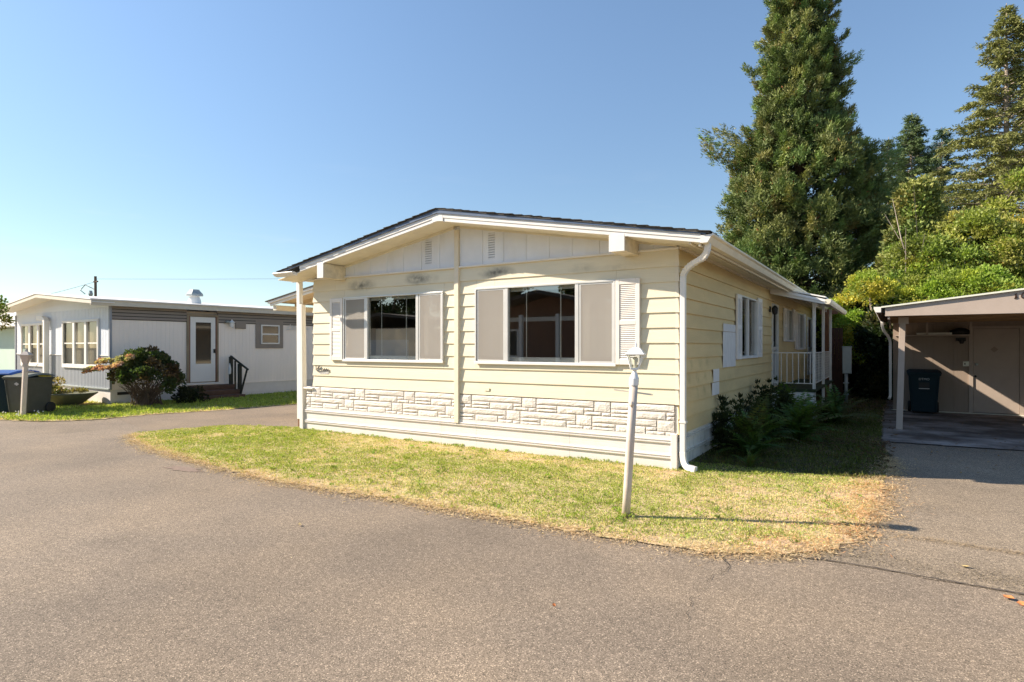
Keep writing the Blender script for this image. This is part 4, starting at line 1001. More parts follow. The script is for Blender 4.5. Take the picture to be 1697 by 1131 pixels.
obj('shelf_bracket', MB().box(cx(3.74),cx(3.78),cyy(9.42),cyy(9.46),1.825,2.11), M_carport, sh)
fl = obj('flood_light', MB().box(cx(3.50),cx(3.68),cyy(9.62),cyy(9.70),1.68,1.76), M_black, cp)
obj('lamp_head', MB().lathe([(.03,0),(.055,.06),(.055,.09)], (cx(3.60),cyy(9.6),1.62), 12), M_black, fl)
bx = thing('storage_bag', 'dark lumpy bag on the right end of the carport shelf', 'bag', (3.57,9.6,1.825))
obj('bag_body', MB().lathe([(.14,0),(.20,.03),(.19,.09),(.12,.14),(.03,.16)], n=14, sy=.8), M_black, bx, smooth=True)
bx = thing('plank', 'pale board lying along the carport shelf', 'board', (3.1,9.6,1.825))
obj('plank_body', MB().box(-.35,.32,-.1,.1,0,.05), M_white, bx)
obj('partition_wall', MB().box(cx(6.62),cx(6.66),cyy(5.9),cyy(9.89),.03,2.105), M_cpwall, cp)  # unseen wall, added to keep sky light out of the carport
# carport gutter, downspout and digits
gp2 = [(cx(2.02),2.17),(cx(2.10),2.17),(cx(2.10),2.27),(cx(1.985),2.27),(cx(1.985),2.235)]
obj('gutter', MB().prism(gp2, 'y', -.03, 7.2), M_white, cp, bevel=.004)
for y in np.arange(.3, 5, .45): obj('gutter_hanger', MB().box(cx(2.03),cx(2.2),y,y+.02,2.155,2.169), M_rust, cp)
sqtube([(cx(2.06),cyy(9.45),2.17)]+elbow((cx(2.06),cyy(9.45),2.12),(cx(2.06),cyy(9.5),1.98),(cx(2.14),cyy(9.6),1.86))+elbow((cx(2.14),cyy(9.6),1.86),(cx(2.225),cyy(9.72),1.76),(cx(2.225),cyy(9.74),1.6))[1:]+[(cx(2.225),cyy(9.74),.36),(cx(2.20),cyy(9.68),.30)], .06, .06, M_white, 'downspout', cp, bevel=.005)
M_digit = mat('bronze digit', (.045,.022,.014), rough=.5, metal=.3)
obj('house_number_digit', MB().prism([(cx(3.962),2.340),(cx(3.980),2.338),(cx(4.012),2.352),(cx(4.004),2.366),(cx(3.996),2.40),(cx(4.004),2.428),(cx(3.975),2.420),(cx(3.978),2.385),(cx(3.972),2.352)], 'y', -.012, -.001), M_digit, cp)
mb = MB(); K = 20
for i in range(K):
    a = 2*math.pi*i/K
    for r_ in (1, .68):
        for yv in (-.012, -.001): mb.v.append((cx(4.103)+.050*r_*math.cos(a)+.012*math.sin(a), yv, 2.392+.058*r_*math.sin(a)))
for i in range(K):
    a_, b_ = i*4, ((i+1)%K)*4
    mb.f += [(a_,b_,b_+2,a_+2),(a_+1,a_+3,b_+3,b_+1),(a_,a_+1,b_+1,b_),(a_+2,b_+2,b_+3,a_+3)]
obj('house_number_digit', mb, M_digit, cp)

# ------------------------------------------------------------------ wheeled bins
def bin_(label, loc, rotz, w, d, h, mbody, mlid, text=None):
    t = thing('trash_bin', label, 'trash bin', loc, rotz, group='wheeled bins')
    def tp(z, k): return k
    mb = MB(); b = .80
    mb.poly([(-w/2*b,-d/2*b,.04),(w/2*b,-d/2*b,.04),(w/2*b,d/2*.9,.04),(-w/2*b,d/2*.9,.04),(-w/2,-d/2,h*.9),(w/2,-d/2,h*.9),(w/2,d/2,h*.9),(-w/2,d/2,h*.9)],
            [(0,3,2,1),(4,5,6,7),(0,1,5,4),(1,2,6,5),(2,3,7,6),(3,0,4,7)])
    obj('body', mb, mbody, t, bevel=.025)
    obj('rim', MB().box(-w/2-.02,w/2+.02,-d/2-.02,d/2+.02,h*.86,h*.90), mbody, t, bevel=.008)
    l = MB(); n_ = 6
    for i in range(n_+1):
        y = -d/2-.045+(d+.07)*i/n_; z = h*.905+.075*math.sin(math.pi*(i+.3)/(n_+1.2))
        l.v += [(-w/2-.035,y,z-.02),(w/2+.035,y,z-.02),(w/2-.03,y,z+.02),(-w/2+.03,y,z+.02)]
        if i:
            q = (i-1)*4
            for k in range(4): l.f.append((q+k, q+(k+1)%4, q+4+(k+1)%4, q+4+k))
    l.f += [(3,2,1,0), tuple(n_*4+k for k in range(4))]
    obj('lid', l, mlid, t, bevel=.008)
    obj('handle', MB().bar((-w/2*.8,d/2+.07,h*.87),(w/2*.8,d/2+.07,h*.87),.03,.03).bar((-w/2*.8,d/2,h*.85),(-w/2*.8,d/2+.07,h*.87),.03,.03).bar((w/2*.8,d/2,h*.85),(w/2*.8,d/2+.07,h*.87),.03,.03), mbody, t)
    for sx in (-1, 1):
        o = obj('wheel', MB().lathe([(.02,-.025),(.115,-.025),(.125,-.01),(.125,.01),(.115,.025),(.02,.025)], n=20), M_black, t)
        o.matrix_local = Matrix.Translation((sx*(w/2*.86+.02), d/2*.82, .125)) @ Matrix.Rotation(R(90), 4, 'Y')
        obj('side_rib', MB().poly([(sx*w/2*.80-.0,-d/2*b-.006,.06),(sx*w/2*.80-.03*sx,-d/2*b-.02,.06),(sx*w/2*.98-.03*sx,-d/2-.018,h*.84),(sx*w/2*.98,-d/2-.006,h*.84)], [(0,1,2,3)]), mbody, t)
    return t
M_label = mat('pale label', (.5,.5,.48), rough=.6)
t = bin_('dark green wheeled bin with pale lettering under the carport', (2.88,9.50,.012), 0, .60, .68, 1.02, M_bin, M_bin)
obj('recess', MB().box(-.10,.10,-.325,-.315,.60,.72), M_black, t)
obj('grip_bar', MB().box(-.10,.10,-.345,-.32,.575,.59), M_label, t)
cu = bpy.data.curves.new('lettering', 'FONT'); cu.body = 'DTMO'; cu.size = .07; cu.extrude = .001; cu.align_x = 'CENTER'; cu.materials.append(M_label)
o_ = bpy.data.objects.new('tmp_text', cu); C.objects.link(o_); bpy.context.view_layer.update()
me_ = bpy.data.meshes.new_from_object(o_); bpy.data.objects.remove(o_)
o = bpy.data.objects.new('lettering', me_); C.objects.link(o); o.parent = t; o.location = (0,-.336,.775); o.rotation_euler = (R(86),0,0)
t = bin_('dull grey wheeled bin with white diamond mark by the far lamp post', (-14.58,-1.66,.012), R(22), .60, .66, .93, M_bingrey, M_binlidgrey)
obj('diamond_mark', MB().poly([(.06,-.348,.66),(.13,-.353,.70),(.06,-.358,.74),(-.01,-.353,.70)], [(0,1,2,3)]), mat('diamond', (.5,.48,.46)), t)
t = bin_('dark wheeled bin with blue lid behind the grey bin', (-15.15,-1.80,.012), R(30), .68, .76, 1.0, M_bin, M_binlidblue)

# ------------------------------------------------------------------ far lamp post
lp2 = thing('lamp_post', 'slim square lamp post with small lantern beside the two far bins', 'lamp post', (-14.15,-1.93,0))
L2 = Matrix(((1,0,.045),(0,1,.028),(0,0,1)))
def lean2(mb): mb.v = [tuple(L2 @ Vector(v)) for v in mb.v]; return mb
obj('pole', lean2(MB().bar((0,0,0),(0,0,1.17),.085,.085)), M_lamp, lp2, bevel=.006)
l2 = obj('lantern', lean2(MB().lathe([(.05,1.10),(.058,1.14),(.055,1.17)], n=4)), M_lamp, lp2)
obj('lantern_glass', lean2(MB().lathe([(.055,1.17),(.12,1.36)], n=4)), mat('milky lantern', (.62,.50,.44), rough=.3), l2)
obj('lantern_roof', lean2(MB().lathe([(.14,1.355),(.14,1.37),(.10,1.40),(.03,1.45),(.015,1.48),(.005,1.50)], n=4)), M_lamp, l2)
obj('cross_bar', lean2(MB().bar((-.06,-.04,1.0),(.16,.10,1.0),.02,.02)), M_lamp, lp2)
obj('sign_arm', lean2(MB().tube([(.05,.03,1.02),(.16,.10,1.08),(.24,.15,1.16)], .008, 5)), M_lampwhite, lp2)

# ------------------------------------------------------------------ neighbouring home (local frame: x along its front, y along its side)
nb = thing('neighbour_home', 'white and grey ribbed metal home with low pitched roof on the left', 'house', (-15.43,.425,0), R(-3))
NW = 7.34; NL = 18.0
def ribbed(u0, u1, z0, z1, place, m, name, parent, pitch=.10, d=.012):
    mb = MB(); n_ = max(1, round((u1-u0)/pitch)); us = []
    for i in range(n_):
        a = u0+(u1-u0)*i/n_; p_ = (u1-u0)/n_
        us += [(a,0),(a+p_*.72,0),(a+p_*.78,-d),(a+p_*.94,-d)]
    us.append((u1,0)); k = len(us)
    v = [place(u, dd, z0) for u, dd in us]+[place(u, dd, z1) for u, dd in us]
    me = bpy.data.meshes.new(name); me.from_pydata(v, [], [(i, i+1, i+1+k, i+k) for i in range(k-1)]); me.update()
    return obj(name, me, m, parent)
nf = lambda u, d, z: (u, -d, z); ns = lambda u, d, z: (d, u, z)
NW1 = (-6.72,-4.45,.99,2.28); NW2 = (-3.20,-.69,1.0,2.30)
FZ = 1.31
def nwall(u0, u1, z0, z1, holes, place, m, **k):
    us = sorted({u0, u1, *[h[0] for h in holes if h[3] > z0 and h[2] < z1], *[h[1] for h in holes if h[3] > z0 and h[2] < z1]})
    for a, b in zip(us, us[1:]):
        lo, hi = z0, z1; segs = [(z0, z1)]
        for h in holes:
            if h[0] < (a+b)/2 < h[1]: segs = [(p, q) for p, q in ((z0, min(z1, h[2])), (max(z0, h[3]), z1)) if q-p > .01]
        for p, q in segs: ribbed(a, b, p, q, place, m, 'wall_panel', nb, **k)
nwall(-NW, 0, FZ, 2.62, [NW1,NW2], nf, M_nfront)
nwall(-NW, 0, .42, FZ, [NW1,NW2], nf, M_ngrey)
obj('gable_wall', MB().prism([(-NW,2.62),(0,2.62),(0,2.73),(-NW/2,3.05),(-NW,2.73)], 'y', .0, .05), M_nfront, nb)
obj('belt_trim', MB().box(-NW,NW1[0],-.015,-.001,FZ-.01,FZ+.015).box(NW1[1],NW2[0],-.015,-.001,FZ-.01,FZ+.015).box(NW2[1],0,-.015,-.001,FZ-.01,FZ+.015), M_ntrim, nb)
obj('bottom_trim', MB().box(-NW,.01,-.05,-.001,.40,.43), M_galv, nb)
obj('front_skirting', MB().box(-NW,0,.0,.03,0,.40), M_skirt, nb)
DN = (2.0,2.93,.44,2.49); WN = (4.24,5.16,1.55,2.37)
nwall(0, NL, .42, 2.28, [DN,WN], ns, M_nwhite, pitch=.12, d=.006)
for i, (a, b) in enumerate(((2.28,2.37),(2.37,2.46),(2.46,2.55),(2.55,2.64))):
    for u0, u1 in ((.03,DN[0]),(DN[1],NL)):
        obj('band_gap', MB().box(.006,.012,u0,u1,a,a+.02), M_rail, nb)
        obj('band_board', MB().prism([(.012,a+.02),(.036,a+.02),(.030,b),(.012,b)], 'y', u0, u1), M_ntaupe, nb)
obj('corner_trim', MB().box(-.04,.03,-.03,.03,.40,2.68), M_ngrey, nb, bevel=.004)
obj('corner_trim', MB().box(-NW-.03,-NW+.04,-.03,.03,.40,2.60), M_ngrey, nb)
obj('side_skirting', MB().box(-.02,.0,.03,NL,0,.40), M_skirt, nb)
for z in (.10,.22,.31): obj('skirting_rib', MB().box(.0,.012,.03,NL,z,z+.012), M_skirt, nb)
obj('skirting_cap', MB().box(.0,.025,.03,NL,.395,.42), M_nwhite, nb)
sv_ = obj('skirting_vent', MB().box(.001,.018,.12,.60,.22,.35), M_skirt, nb); obj('vent_opening', MB().box(.0185,.02,.16,.56,.245,.325), M_black, sv_)
obj('core_wall', MB().box(-NW+.04,-.03,.25,NL-.02,.40,2.6), M_room, nb)
NSL = .085
NRX = -NW/2
def nz(x): return 3.07-abs(x-NRX)*NSL
for sg in (1, -1):
    xe = NRX+sg*(NW/2+.28)
    obj('roof', MB().prism([(NRX,nz(NRX)+.04),(xe,nz(xe)+.04),(xe,nz(xe)+.07),(NRX,nz(NRX)+.07)], 'y', -.57, NL), M_nroof, nb)
    obj('front_fascia', MB().prism([(NRX,nz(NRX)-.07),(xe,nz(xe)-.07),(xe,nz(xe)+.038),(NRX,nz(NRX)+.038)], 'y', -.55, -.52), M_nfascia, nb, bevel=.003)
    obj('soffit', MB().prism([(NRX,nz(NRX)-.03),(xe,nz(xe)-.03),(xe,nz(xe)-.01),(NRX,nz(NRX)-.01)], 'y', -.52, 0), M_nroof, nb)
obj('side_fascia', MB().box(.18,.23,-.54,NL,nz(.28)-.10,nz(.28)+.045), M_nfascia, nb, bevel=.004)
obj('side_soffit', MB().box(.0,.18,.0,NL,2.66,2.68), M_nfascia, nb)
def nwin(W, parts_, lab, plain=True):
    x0, x1, z0, z1 = W; t = .07; fr = MB()
    fr.box(x0-.02,x1+.02,-.05,-.002,z0-.06,z0+.05).box(x0-.02,x1+.02,-.05,-.002,z1-.05,z1+.02).box(x0-.02,x0+.05,-.0495,-.002,z0+.05,z1-.05).box(x1-.05,x1+.02,-.0495,-.002,z0+.05,z1-.05)
    w = obj('window', fr, M_ntrim, nb, label=lab, bevel=.004)
    n_ = parts_
    for i in range(1, n_):
        x = x0+(x1-x0)*i/n_; obj('mullion', MB().box(x-.07,x+.07,-.045,-.002,z0+.05,z1-.05), M_ntrim, w, bevel=.003)
    zm = z0+(z1-z0)*.5
    for i in range(n_):
        a = x0+(x1-x0)*i/n_+.06; b = x0+(x1-x0)*(i+1)/n_-.06
        obj('pane', MB().poly([(a,.0,z0+.05),(b,.0,z0+.05),(b,.0,z1-.05),(a,.0,z1-.05)], [(0,1,2,3)]), M_glass2, w)
        obj('meeting_rail', MB().box(a,b,-.02,-.001,zm-.015,zm+.02), M_ntrim, w)
    cu_ = MB(); k = 40
    for i in range(k):
        a = x0+(x1-x0)*i/k; b = x0+(x1-x0)*(i+1)/k
        if not plain and (i % 13) > 6: continue
        cu_.poly([(a,.10+.02*(i%2),z0),(b,.10+.02*((i+1)%2),z0),(b,.10+.02*((i+1)%2),z1),(a,.10+.02*(i%2),z1)], [(0,1,2,3)])
    obj('curtain', cu_, M_curtain, w)
nwin(NW1, 3, 'left three light window with parted curtains', False); nwin(NW2, 3, 'right three light window with closed curtains')
# white square duct pipe on the front
sqtube([(-4.9,-.12,2.44)]+elbow((-4.9,-.12,2.44),(-4.25,-.12,2.46),(-4.25,-.12,2.30))+[(-4.25,-.12,.62)], .13, .13, M_ntrim, 'duct_pipe', nb, bevel=.01)
obj('duct_base', MB().box(-4.42,-4.08,-.34,-.02,.42,.66), mat('grey green box', (.28,.33,.30)), nb, bevel=.01)
# door and window on the long side
d = obj('door', MB().box(.008,.03,2.10,2.86,.50,2.44), M_ntrim, nb, label='white storm door with tall glass', bevel=.005)
obj('door_frame', MB().box(.001,.05,2.0,2.06,.44,2.52).box(.001,.05,2.90,2.95,.44,2.52).box(.001,.05,2.06,2.90,2.46,2.52), mat('tan door frame', (.26,.20,.13), var=.2), d)
obj('door_edge', MB().box(.001,.04,2.06,2.095,.46,2.46).box(.001,.04,2.865,2.90,.46,2.46), M_brownpanel, d)
obj('door_glass', MB().box(.0305,.034,2.26,2.72,1.04,2.28), mat('dark glass', (.03,.026,.022), rough=.06, spec=.8), d)
obj('handle', MB().box(.03,.06,2.80,2.84,1.36,1.48), M_black, d)
obj('threshold', MB().box(.0,.07,1.98,2.97,.42,.47), M_ntrim, d)
fr = MB().box(.012,.026,4.20,5.20,1.50,1.64).box(.012,.026,4.20,5.20,2.27,2.45).box(.012,.026,4.20,4.38,1.64,2.27).box(.012,.026,5.05,5.20,1.64,2.27)
obj('window_surround', fr, M_ntaupe, nb)
w = obj('window', MB().box(.026,.05,4.38,5.05,1.64,1.68).box(.026,.05,4.38,5.05,2.23,2.27).box(.026,.05,4.38,4.42,1.68,2.23).box(.026,.05,5.01,5.05,1.68,2.23).box(.026,.05,4.42,5.01,1.94,1.985), M_ntrim, nb, label='small sash window in a taupe surround')
obj('pane', MB().box(.028,.032,4.42,5.01,1.68,2.23), mat('dark small glass', (.05,.032,.028), rough=.1, spec=.7), w)
wl2 = obj('wall_light', MB().box(.02,.04,3.50,3.85,2.12,2.32), M_ntaupe, nb)
obj('lantern', MB().lathe([(.03,-.13),(.05,-.11),(.07,.02),(.10,.03),(.03,.09),(.01,.13)], (.13,3.33,2.27), 6), M_lampwhite, wl2)
obj('lantern_shade', MB().lathe([(.02,0),(.06,.02),(.07,.06),(.02,.08)], (.08,3.22,2.28), 8), M_galv, wl2)
# roof vent
rv = obj('roof_vent', MB().lathe([(.20,0),(.18,.12),(.14,.22),(.14,.27)], (-1.0,2.75,nz(-1.0)+.06), 14), M_nroof, nb)
obj('vent_cap', MB().lathe([(.26,.24),(.25,.30),(.16,.40),(.14,.44)], (-1.0,2.75,nz(-1.0)+.06), 8), M_galv, rv)
# wire ornament
mb = MB()
for i in range(5):
    y = 5.45+i*.14; mb.tube([(.06,y-.09,2.17),(.06,y,2.30-.03*(i%2)),(.06,y+.09,2.17)], .012, 5)
mb.tube([(.06,5.3,2.13),(.06,6.2,2.17)], .012, 5)
obj('wire_ornament', mb, M_ntrim, nb)

# steps
nM = nb.matrix_basis.copy(); nM = Matrix.Translation((-15.43,.425,0)) @ Matrix.Rotation(R(-3), 4, 'Z')
st = thing('door_steps', 'brown wooden door steps with dark handrail by the white home', 'steps', nM @ Vector((.05,2.0,0)), R(-3))
for i in range(3):
    obj('step', MB().box(.02,.40+.28*i,.0+.0*i,1.25,.30-.14*i,.40-.14*i), M_step, st, bevel=.006)
    obj('riser', MB().box(.38+.28*i-.02,.385+.28*i,.02,1.23,.0,.30-.14*i), M_step, st)
obj('handrail', MB().bar((.10,1.28,1.26),(1.05,1.28,.86),.05,.04), M_rail, st)
obj('rail_post', MB().box(.06,.15,1.24,1.33,0,1.24), M_rail, st)
obj('rail_post', MB().box(.55,.64,1.24,1.33,0,1.03), M_rail, st)
obj('rail_post', MB().box(.33,.37,1.26,1.30,.2,1.12), M_rail, st)
obj('rail_brace', MB().bar((1.0,1.28,.87),(.66,1.28,.12),.04,.04), M_rail, st)
hb = thing('hanging_bag', 'small white bag hanging from the dark handrail by the door', 'bag', nM @ Vector((.20,3.22,.70)), R(-3))
obj('bag_body', MB().lathe([(.02,.0),(.05,.02),(.055,.18),(.03,.28),(.012,.34)], n=8, sy=.6), M_nroof, hb)

# ------------------------------------------------------------------ plants on the left
def sprigshrub(name, label, cat, loc, blobs, n_per, ll, lw, base, var, m=M_leaf, base2=None, p2=0, stems=None, parts=('foliage','stem'), sprig=0, flat=1, up=.4, group=None, sprig_r=.1):
    t = thing(name, label, cat, loc, 0, group)
    cs = np.array([b[:3] for b in blobs], float); rs = np.array([b[3] for b in blobs]); ce = cs.mean(0)
    out = unit(cs-ce+np.array([0,0,.01])); cols = tint(len(cs), base, var, base2, p2)
    me = leafmesh('foliage', *clump_cloud(cs, rs, n_per, out, ll, lw, cols, up=up, sprig=sprig, flat=flat, sprig_r=sprig_r))
    obj(parts[0], me, m, t)
    if stems:
        mb = MB()
        for pts, r0, r1 in stems:
            k = len(pts); mb.tube(pts, [r0+(r1-r0)*i/(k-1) for i in range(k)], 5)
        obj(parts[1], mb, M_bark, t)
    return t
# hydrangea: bare fanning stems, dark leaf dome, faded pink heads
blobs = []; stems = []
for i in range(70):
    a = random.uniform(0, 2*math.pi); r = random.uniform(.1, 1.0)**.6*1.05
    x, y = r*math.cos(a)*.84, r*math.sin(a)*.68
    z = 1.42*math.sqrt(max(0, 1-(r/1.35)**2))-random.uniform(0,.25) - .30*max(0, x*.85+y*.5)
    blobs.append((x*1.0+.05, y, max(z,.36 if x*.85+y*.5 > .15 else .78), .16))
for i in range(34):
    b = random.choice(blobs); z = b[2]
    p0 = (random.uniform(-.22,.22), random.uniform(-.2,.2), 0)
    stems.append(([p0, (p0[0]+b[0]*.22, p0[1]+b[1]*.22, z*.4), (b[0]*.8, b[1]*.8, z*.85)], .014, .005))
for i in range(75):
    a = random.uniform(0, 6.28); stems.append(([(random.uniform(-.35,.35), random.uniform(-.3,.3), 0), (math.cos(a)*.35, math.sin(a)*.35, random.uniform(.3,.6)), (math.cos(a)*.72, math.sin(a)*.6, random.uniform(.5,.9))], .014, .004))
hy = sprigshrub('hydrangea_shrub', 'dome shaped hydrangea with bare fanned stems and faded pink flower heads by the white home', 'shrub', (-14.25,.75,0), blobs, 120, .085, .055, (.055,.075,.025), .35, base2=(.12,.085,.045), p2=.25, stems=stems)
fb = MB(); rr_ = random.Random(5); fc_ = []
for i in range(38):
    u_ = rr_.uniform(0,1); v_ = rr_.uniform(-.1,.1)
    x, y = -.92+1.15*u_+v_, -.95+.25*u_-v_
    z = (1.12+.12*u_ if i < 17 else .92+.14*u_)+rr_.uniform(-.05,.05)
    if i < 17: x += .05; y += .25
    fc_.append((x, y, z))
cs = np.array(fc_); me = leafmesh('flower_heads', *clump_cloud(cs, np.full(len(cs), .105), 130, np.tile([[-.3,-.4,.8]], (len(cs),1)), .045, .045, tint(len(cs), (.50,.29,.24), .25, (.50,.42,.27), .5), up=.6, flat=.7))
obj('flower_heads', me, M_leaf, hy, label='faded pink and straw coloured flower heads')
# low dark shrub by the steps
sprigshrub('low_shrub', 'low dark leafy shrub between the hydrangea and the brown steps', 'shrub', (-13.75,1.65,0), [(random.uniform(-.3,.25),random.uniform(-.25,.25),random.uniform(.1,.36),.13) for _ in range(20)], 80, .07, .04, (.035,.04,.02), .35)
sprigshrub('yellow_shrub', 'small yellow green shrub behind the grey bin', 'shrub', (-16.9,-.55,0), [(random.uniform(-.4,.4),random.uniform(-.3,.3),random.uniform(.15,.68),.15) for _ in range(26)], 80, .07, .05, (.27,.25,.07), .35, base2=(.33,.26,.12), p2=.4)
for loc, r, lab in (((-16.05,-.28,0), .62, 'grey green planter bowl with dry plants nearer the house corner'), ((-17.6,-.30,0), .66, 'grey green planter bowl partly behind the yellow shrub')):
    t = thing('planter_bowl', lab, 'planter', loc, 0, 'planter bowls beside the white home')
    obj('bowl', MB().lathe([(.20,0),(.26,.03),(r*.80,.22),(r,.31),(r+.015,.335),(r-.01,.345),(r-.05,.31),(.3,.26)], n=28), M_bowl, t, smooth=True)
    cs = np.array([(random.uniform(-r*.6,r*.6), random.uniform(-r*.6,r*.6), .33) for _ in range(22)])
    obj('dry_plants', leafmesh('dry_plants', *clump_cloud(cs, np.full(len(cs),.08), 30, np.tile([[0,0,1.]], (len(cs),1)), .08, .03, tint(len(cs), (.22,.17,.08), .3, (.12,.14,.05), .4), up=.6)), M_leaf, t, kind='stuff')
def clovergen(n): return rng.uniform(-14.9,-13.2,n), rng.uniform(-2.6,-1.5,n)
x, y = clovergen(26); mb = MB()
for a, b in zip(x, y): mb.lathe([(.003,.085),(.011,.095),(.011,.105),(.004,.112)], (a,b,0), 6)
tag(obj('clover_flowers', mb, M_nroof), 'tiny white clover flowers in the grass around the far lamp post', 'flowers', kind='stuff')
sprigshrub('small_tree', 'round light green tree crown at the left edge of the photo', 'tree', (-17.2,-1.95,0), [(random.gauss(0,.26),random.gauss(0,.26),2.1+random.gauss(0,.24),.20) for _ in range(55)], 120, .09, .035, (.13,.17,.03), .3, base2=(.22,.20,.05), p2=.3,
    stems=[([(0,0,0),(.03,0,.9),(0,0,1.9)], .05, .03)], parts=('crown','trunk'))
# pale green home far left
gh = thing('mint_home', 'pale mint green home with white roof at the far left edge', 'house', (-24.0,2.2,0), R(-3))
obj('wall', MB().box(-9,0,0,14,0,2.3), M_mint, gh)
obj('roof', MB().prism([(-9.4,2.33),(.4,2.33),(.4,2.42),(-4.5,3.2),(-9.4,2.42)], 'y', -.6, 14.4), M_nroof, gh)
obj('window', MB().box(-.004,.03,1.2,2.6,1.1,2.0), M_ntrim, gh)

# utility pole and wires
up_ = thing('utility_pole', 'distant dark utility pole rising behind the neighbouring roof', 'utility pole', (-48,14,0))
obj('pole', MB().tube([(.15,0,0),(0,0,6.8)], .09, 8), M_bark, up_)
obj('crossarm', MB().box(-.25,.35,-.05,.05,6.35,6.45), M_bark, up_)
obj('street_light_arm', MB().tube([(0,0,5.8),(-.9,-.3,6.2),(-1.3,-.45,5.8),(-.9,-.3,5.5)], .04, 5), M_galv, up_)
obj('insulator', MB().lathe([(.1,5.3),(.16,5.5),(.1,5.75)], (-.5,-.1,0), 8), M_galv, up_)
M_wire = mat('wire', (.25,.25,.27), rough=.6)
def wire(a, b, sag, r, label):
    a, b = Vector(a), Vector(b); pts = []
    for i in range(15):
        t = i/14; p = a.lerp(b, t); p.z -= sag*4*t*(1-t); pts.append(p)
    tag(obj('power_line', MB().tube(pts, r, 4), M_wire), label, 'power line', group='power lines')
wire((-48,14,6.6), (20,90,14), 1.2, .012, 'thin power line running right from the distant utility pole')
wire((-30.5,18.9,4.4), (6,60,11.0), 1.0, .014, 'thin power line low over the neighbouring roof behind the vent')
wire((-48,14,6.4), (-62,8,4.2), .4, .014, 'thin power line running left and down from the distant pole')

# ------------------------------------------------------------------ ferns
def frond_mesh(L_, seed):
    r_ = np.random.default_rng(seed); n_ = 22; pos = []; ax = []; wd = []; ln_ = []; w_ = []; 
    for i in range(n_):
        t = (i+1)/n_; s_ = L_*t
        p = np.array([s_*(.55+.35*t), 0, L_*(.95*t-.62*t*t)]); tan = unit(np.array([.55+.7*t, 0, .95-1.24*t]))
        nrm = np.array([-tan[2],0,tan[0]]); ll = .21*L_*math.sin(math.pi*min(1,(t*.92+.08)))**.8+.01
        for sg in (-1, 1):
            a = unit(np.array([0,sg,0])+tan*.35-nrm*.15+r_.normal(size=3)*.08)
            pos.append(p); ax.append(a); wd.append(unit(np.cross(a, nrm))); ln_.append(ll); w_.append(.046*L_)
    return pos, ax, wd, ln_, w_
fm = []
for k in range(5):
    pos, ax, wd, ln_, w_ = frond_mesh(.72+.06*k, k)
    g = [(.06,.125,.028),(.085,.15,.032),(.05,.10,.028),(.10,.16,.035),(.08,.10,.032)][k]
    fm.append(leafmesh('frond', np.array(pos), np.array(ax), np.array(wd), np.array(ln_), np.array(w_), tint(len(pos), g, .2)))
for me in fm: me.materials.append(M_leaf)
FERN = [((.62,1.35,.02), 26, .95, 'arching green sword fern nearest the downspout beside the house'), ((.45,2.55,.02), 24, 1.0, 'dark upright fern against the side skirting'), ((1.0,3.3,.02), 26, 1.1, 'broad dark fern in front of the porch step'),
        ((.55,4.6,.02), 26, 1.2, 'tall dark fern right below the porch railing'), ((1.30,5.9,.02), 24, 1.15, 'shaded fern right of the pale blue step'), ((.75,.55,.02), 9, .40, 'tiny low fern tuft behind the downspout outlet')]
for loc, n_, s_, lab in FERN:
    t = thing('fern', lab, 'fern', loc, 0, 'ferns along the side wall'); t.scale = (s_*.84,)*3
    for i in range(int(n_*1.6)):
        o = bpy.data.objects.new('frond', random.choice(fm)); C.objects.link(o); o.parent = t
        e = random.uniform(-15, 62); o.rotation_euler = (random.uniform(-.2,.2), -R(e), random.uniform(0, 6.28))
        k = random.uniform(.75,1.15); o.scale = (k,k,k)
# upright evergreen sprigs among the ferns
for loc, hh, lab in (((.22,2.05,0), .72, 'narrow upright dark shrub rising beside the house wall among the ferns'), ((.35,4.0,0), .90, 'upright dark leafy shrub against the wall before the porch railing')):
    sprigshrub('upright_shrub', lab, 'shrub', loc, [(a_+random.gauss(0,.03),b_+random.gauss(0,.03),z_,.07) for a_,b_,h_ in [(random.gauss(0,.17),random.gauss(0,.30),hh*random.uniform(.55,1)) for _ in range(16)] for z_ in np.linspace(.05,h_,9)], 26, .075, .022, (.035,.050,.018), .35, up=1.3)

# ------------------------------------------------------------------ trees
def conifer_clumps(H, prof, n, seed, z0, yoff=(0,0), jitter=.18, front=True):
    r_ = np.random.default_rng(seed); out = []; P_ = []
    zs = np.array([p[0] for p in prof]); rs = np.array([p[1] for p in prof])
    while len(P_) < n:
        z = r_.uniform(z0, H); R_ = np.interp(z, zs, rs)
        if r_.random() > R_/rs.max()+.12: continue
        a = r_.uniform(0, 2*np.pi); k = R_*r_.uniform(.55, 1.0)**.5*(1+r_.normal()*jitter*.6)
        P_.append((k*np.cos(a), k*np.sin(a), z)); out.append((np.cos(a), np.sin(a), .35))
    return np.array(P_), unit(np.array(out))
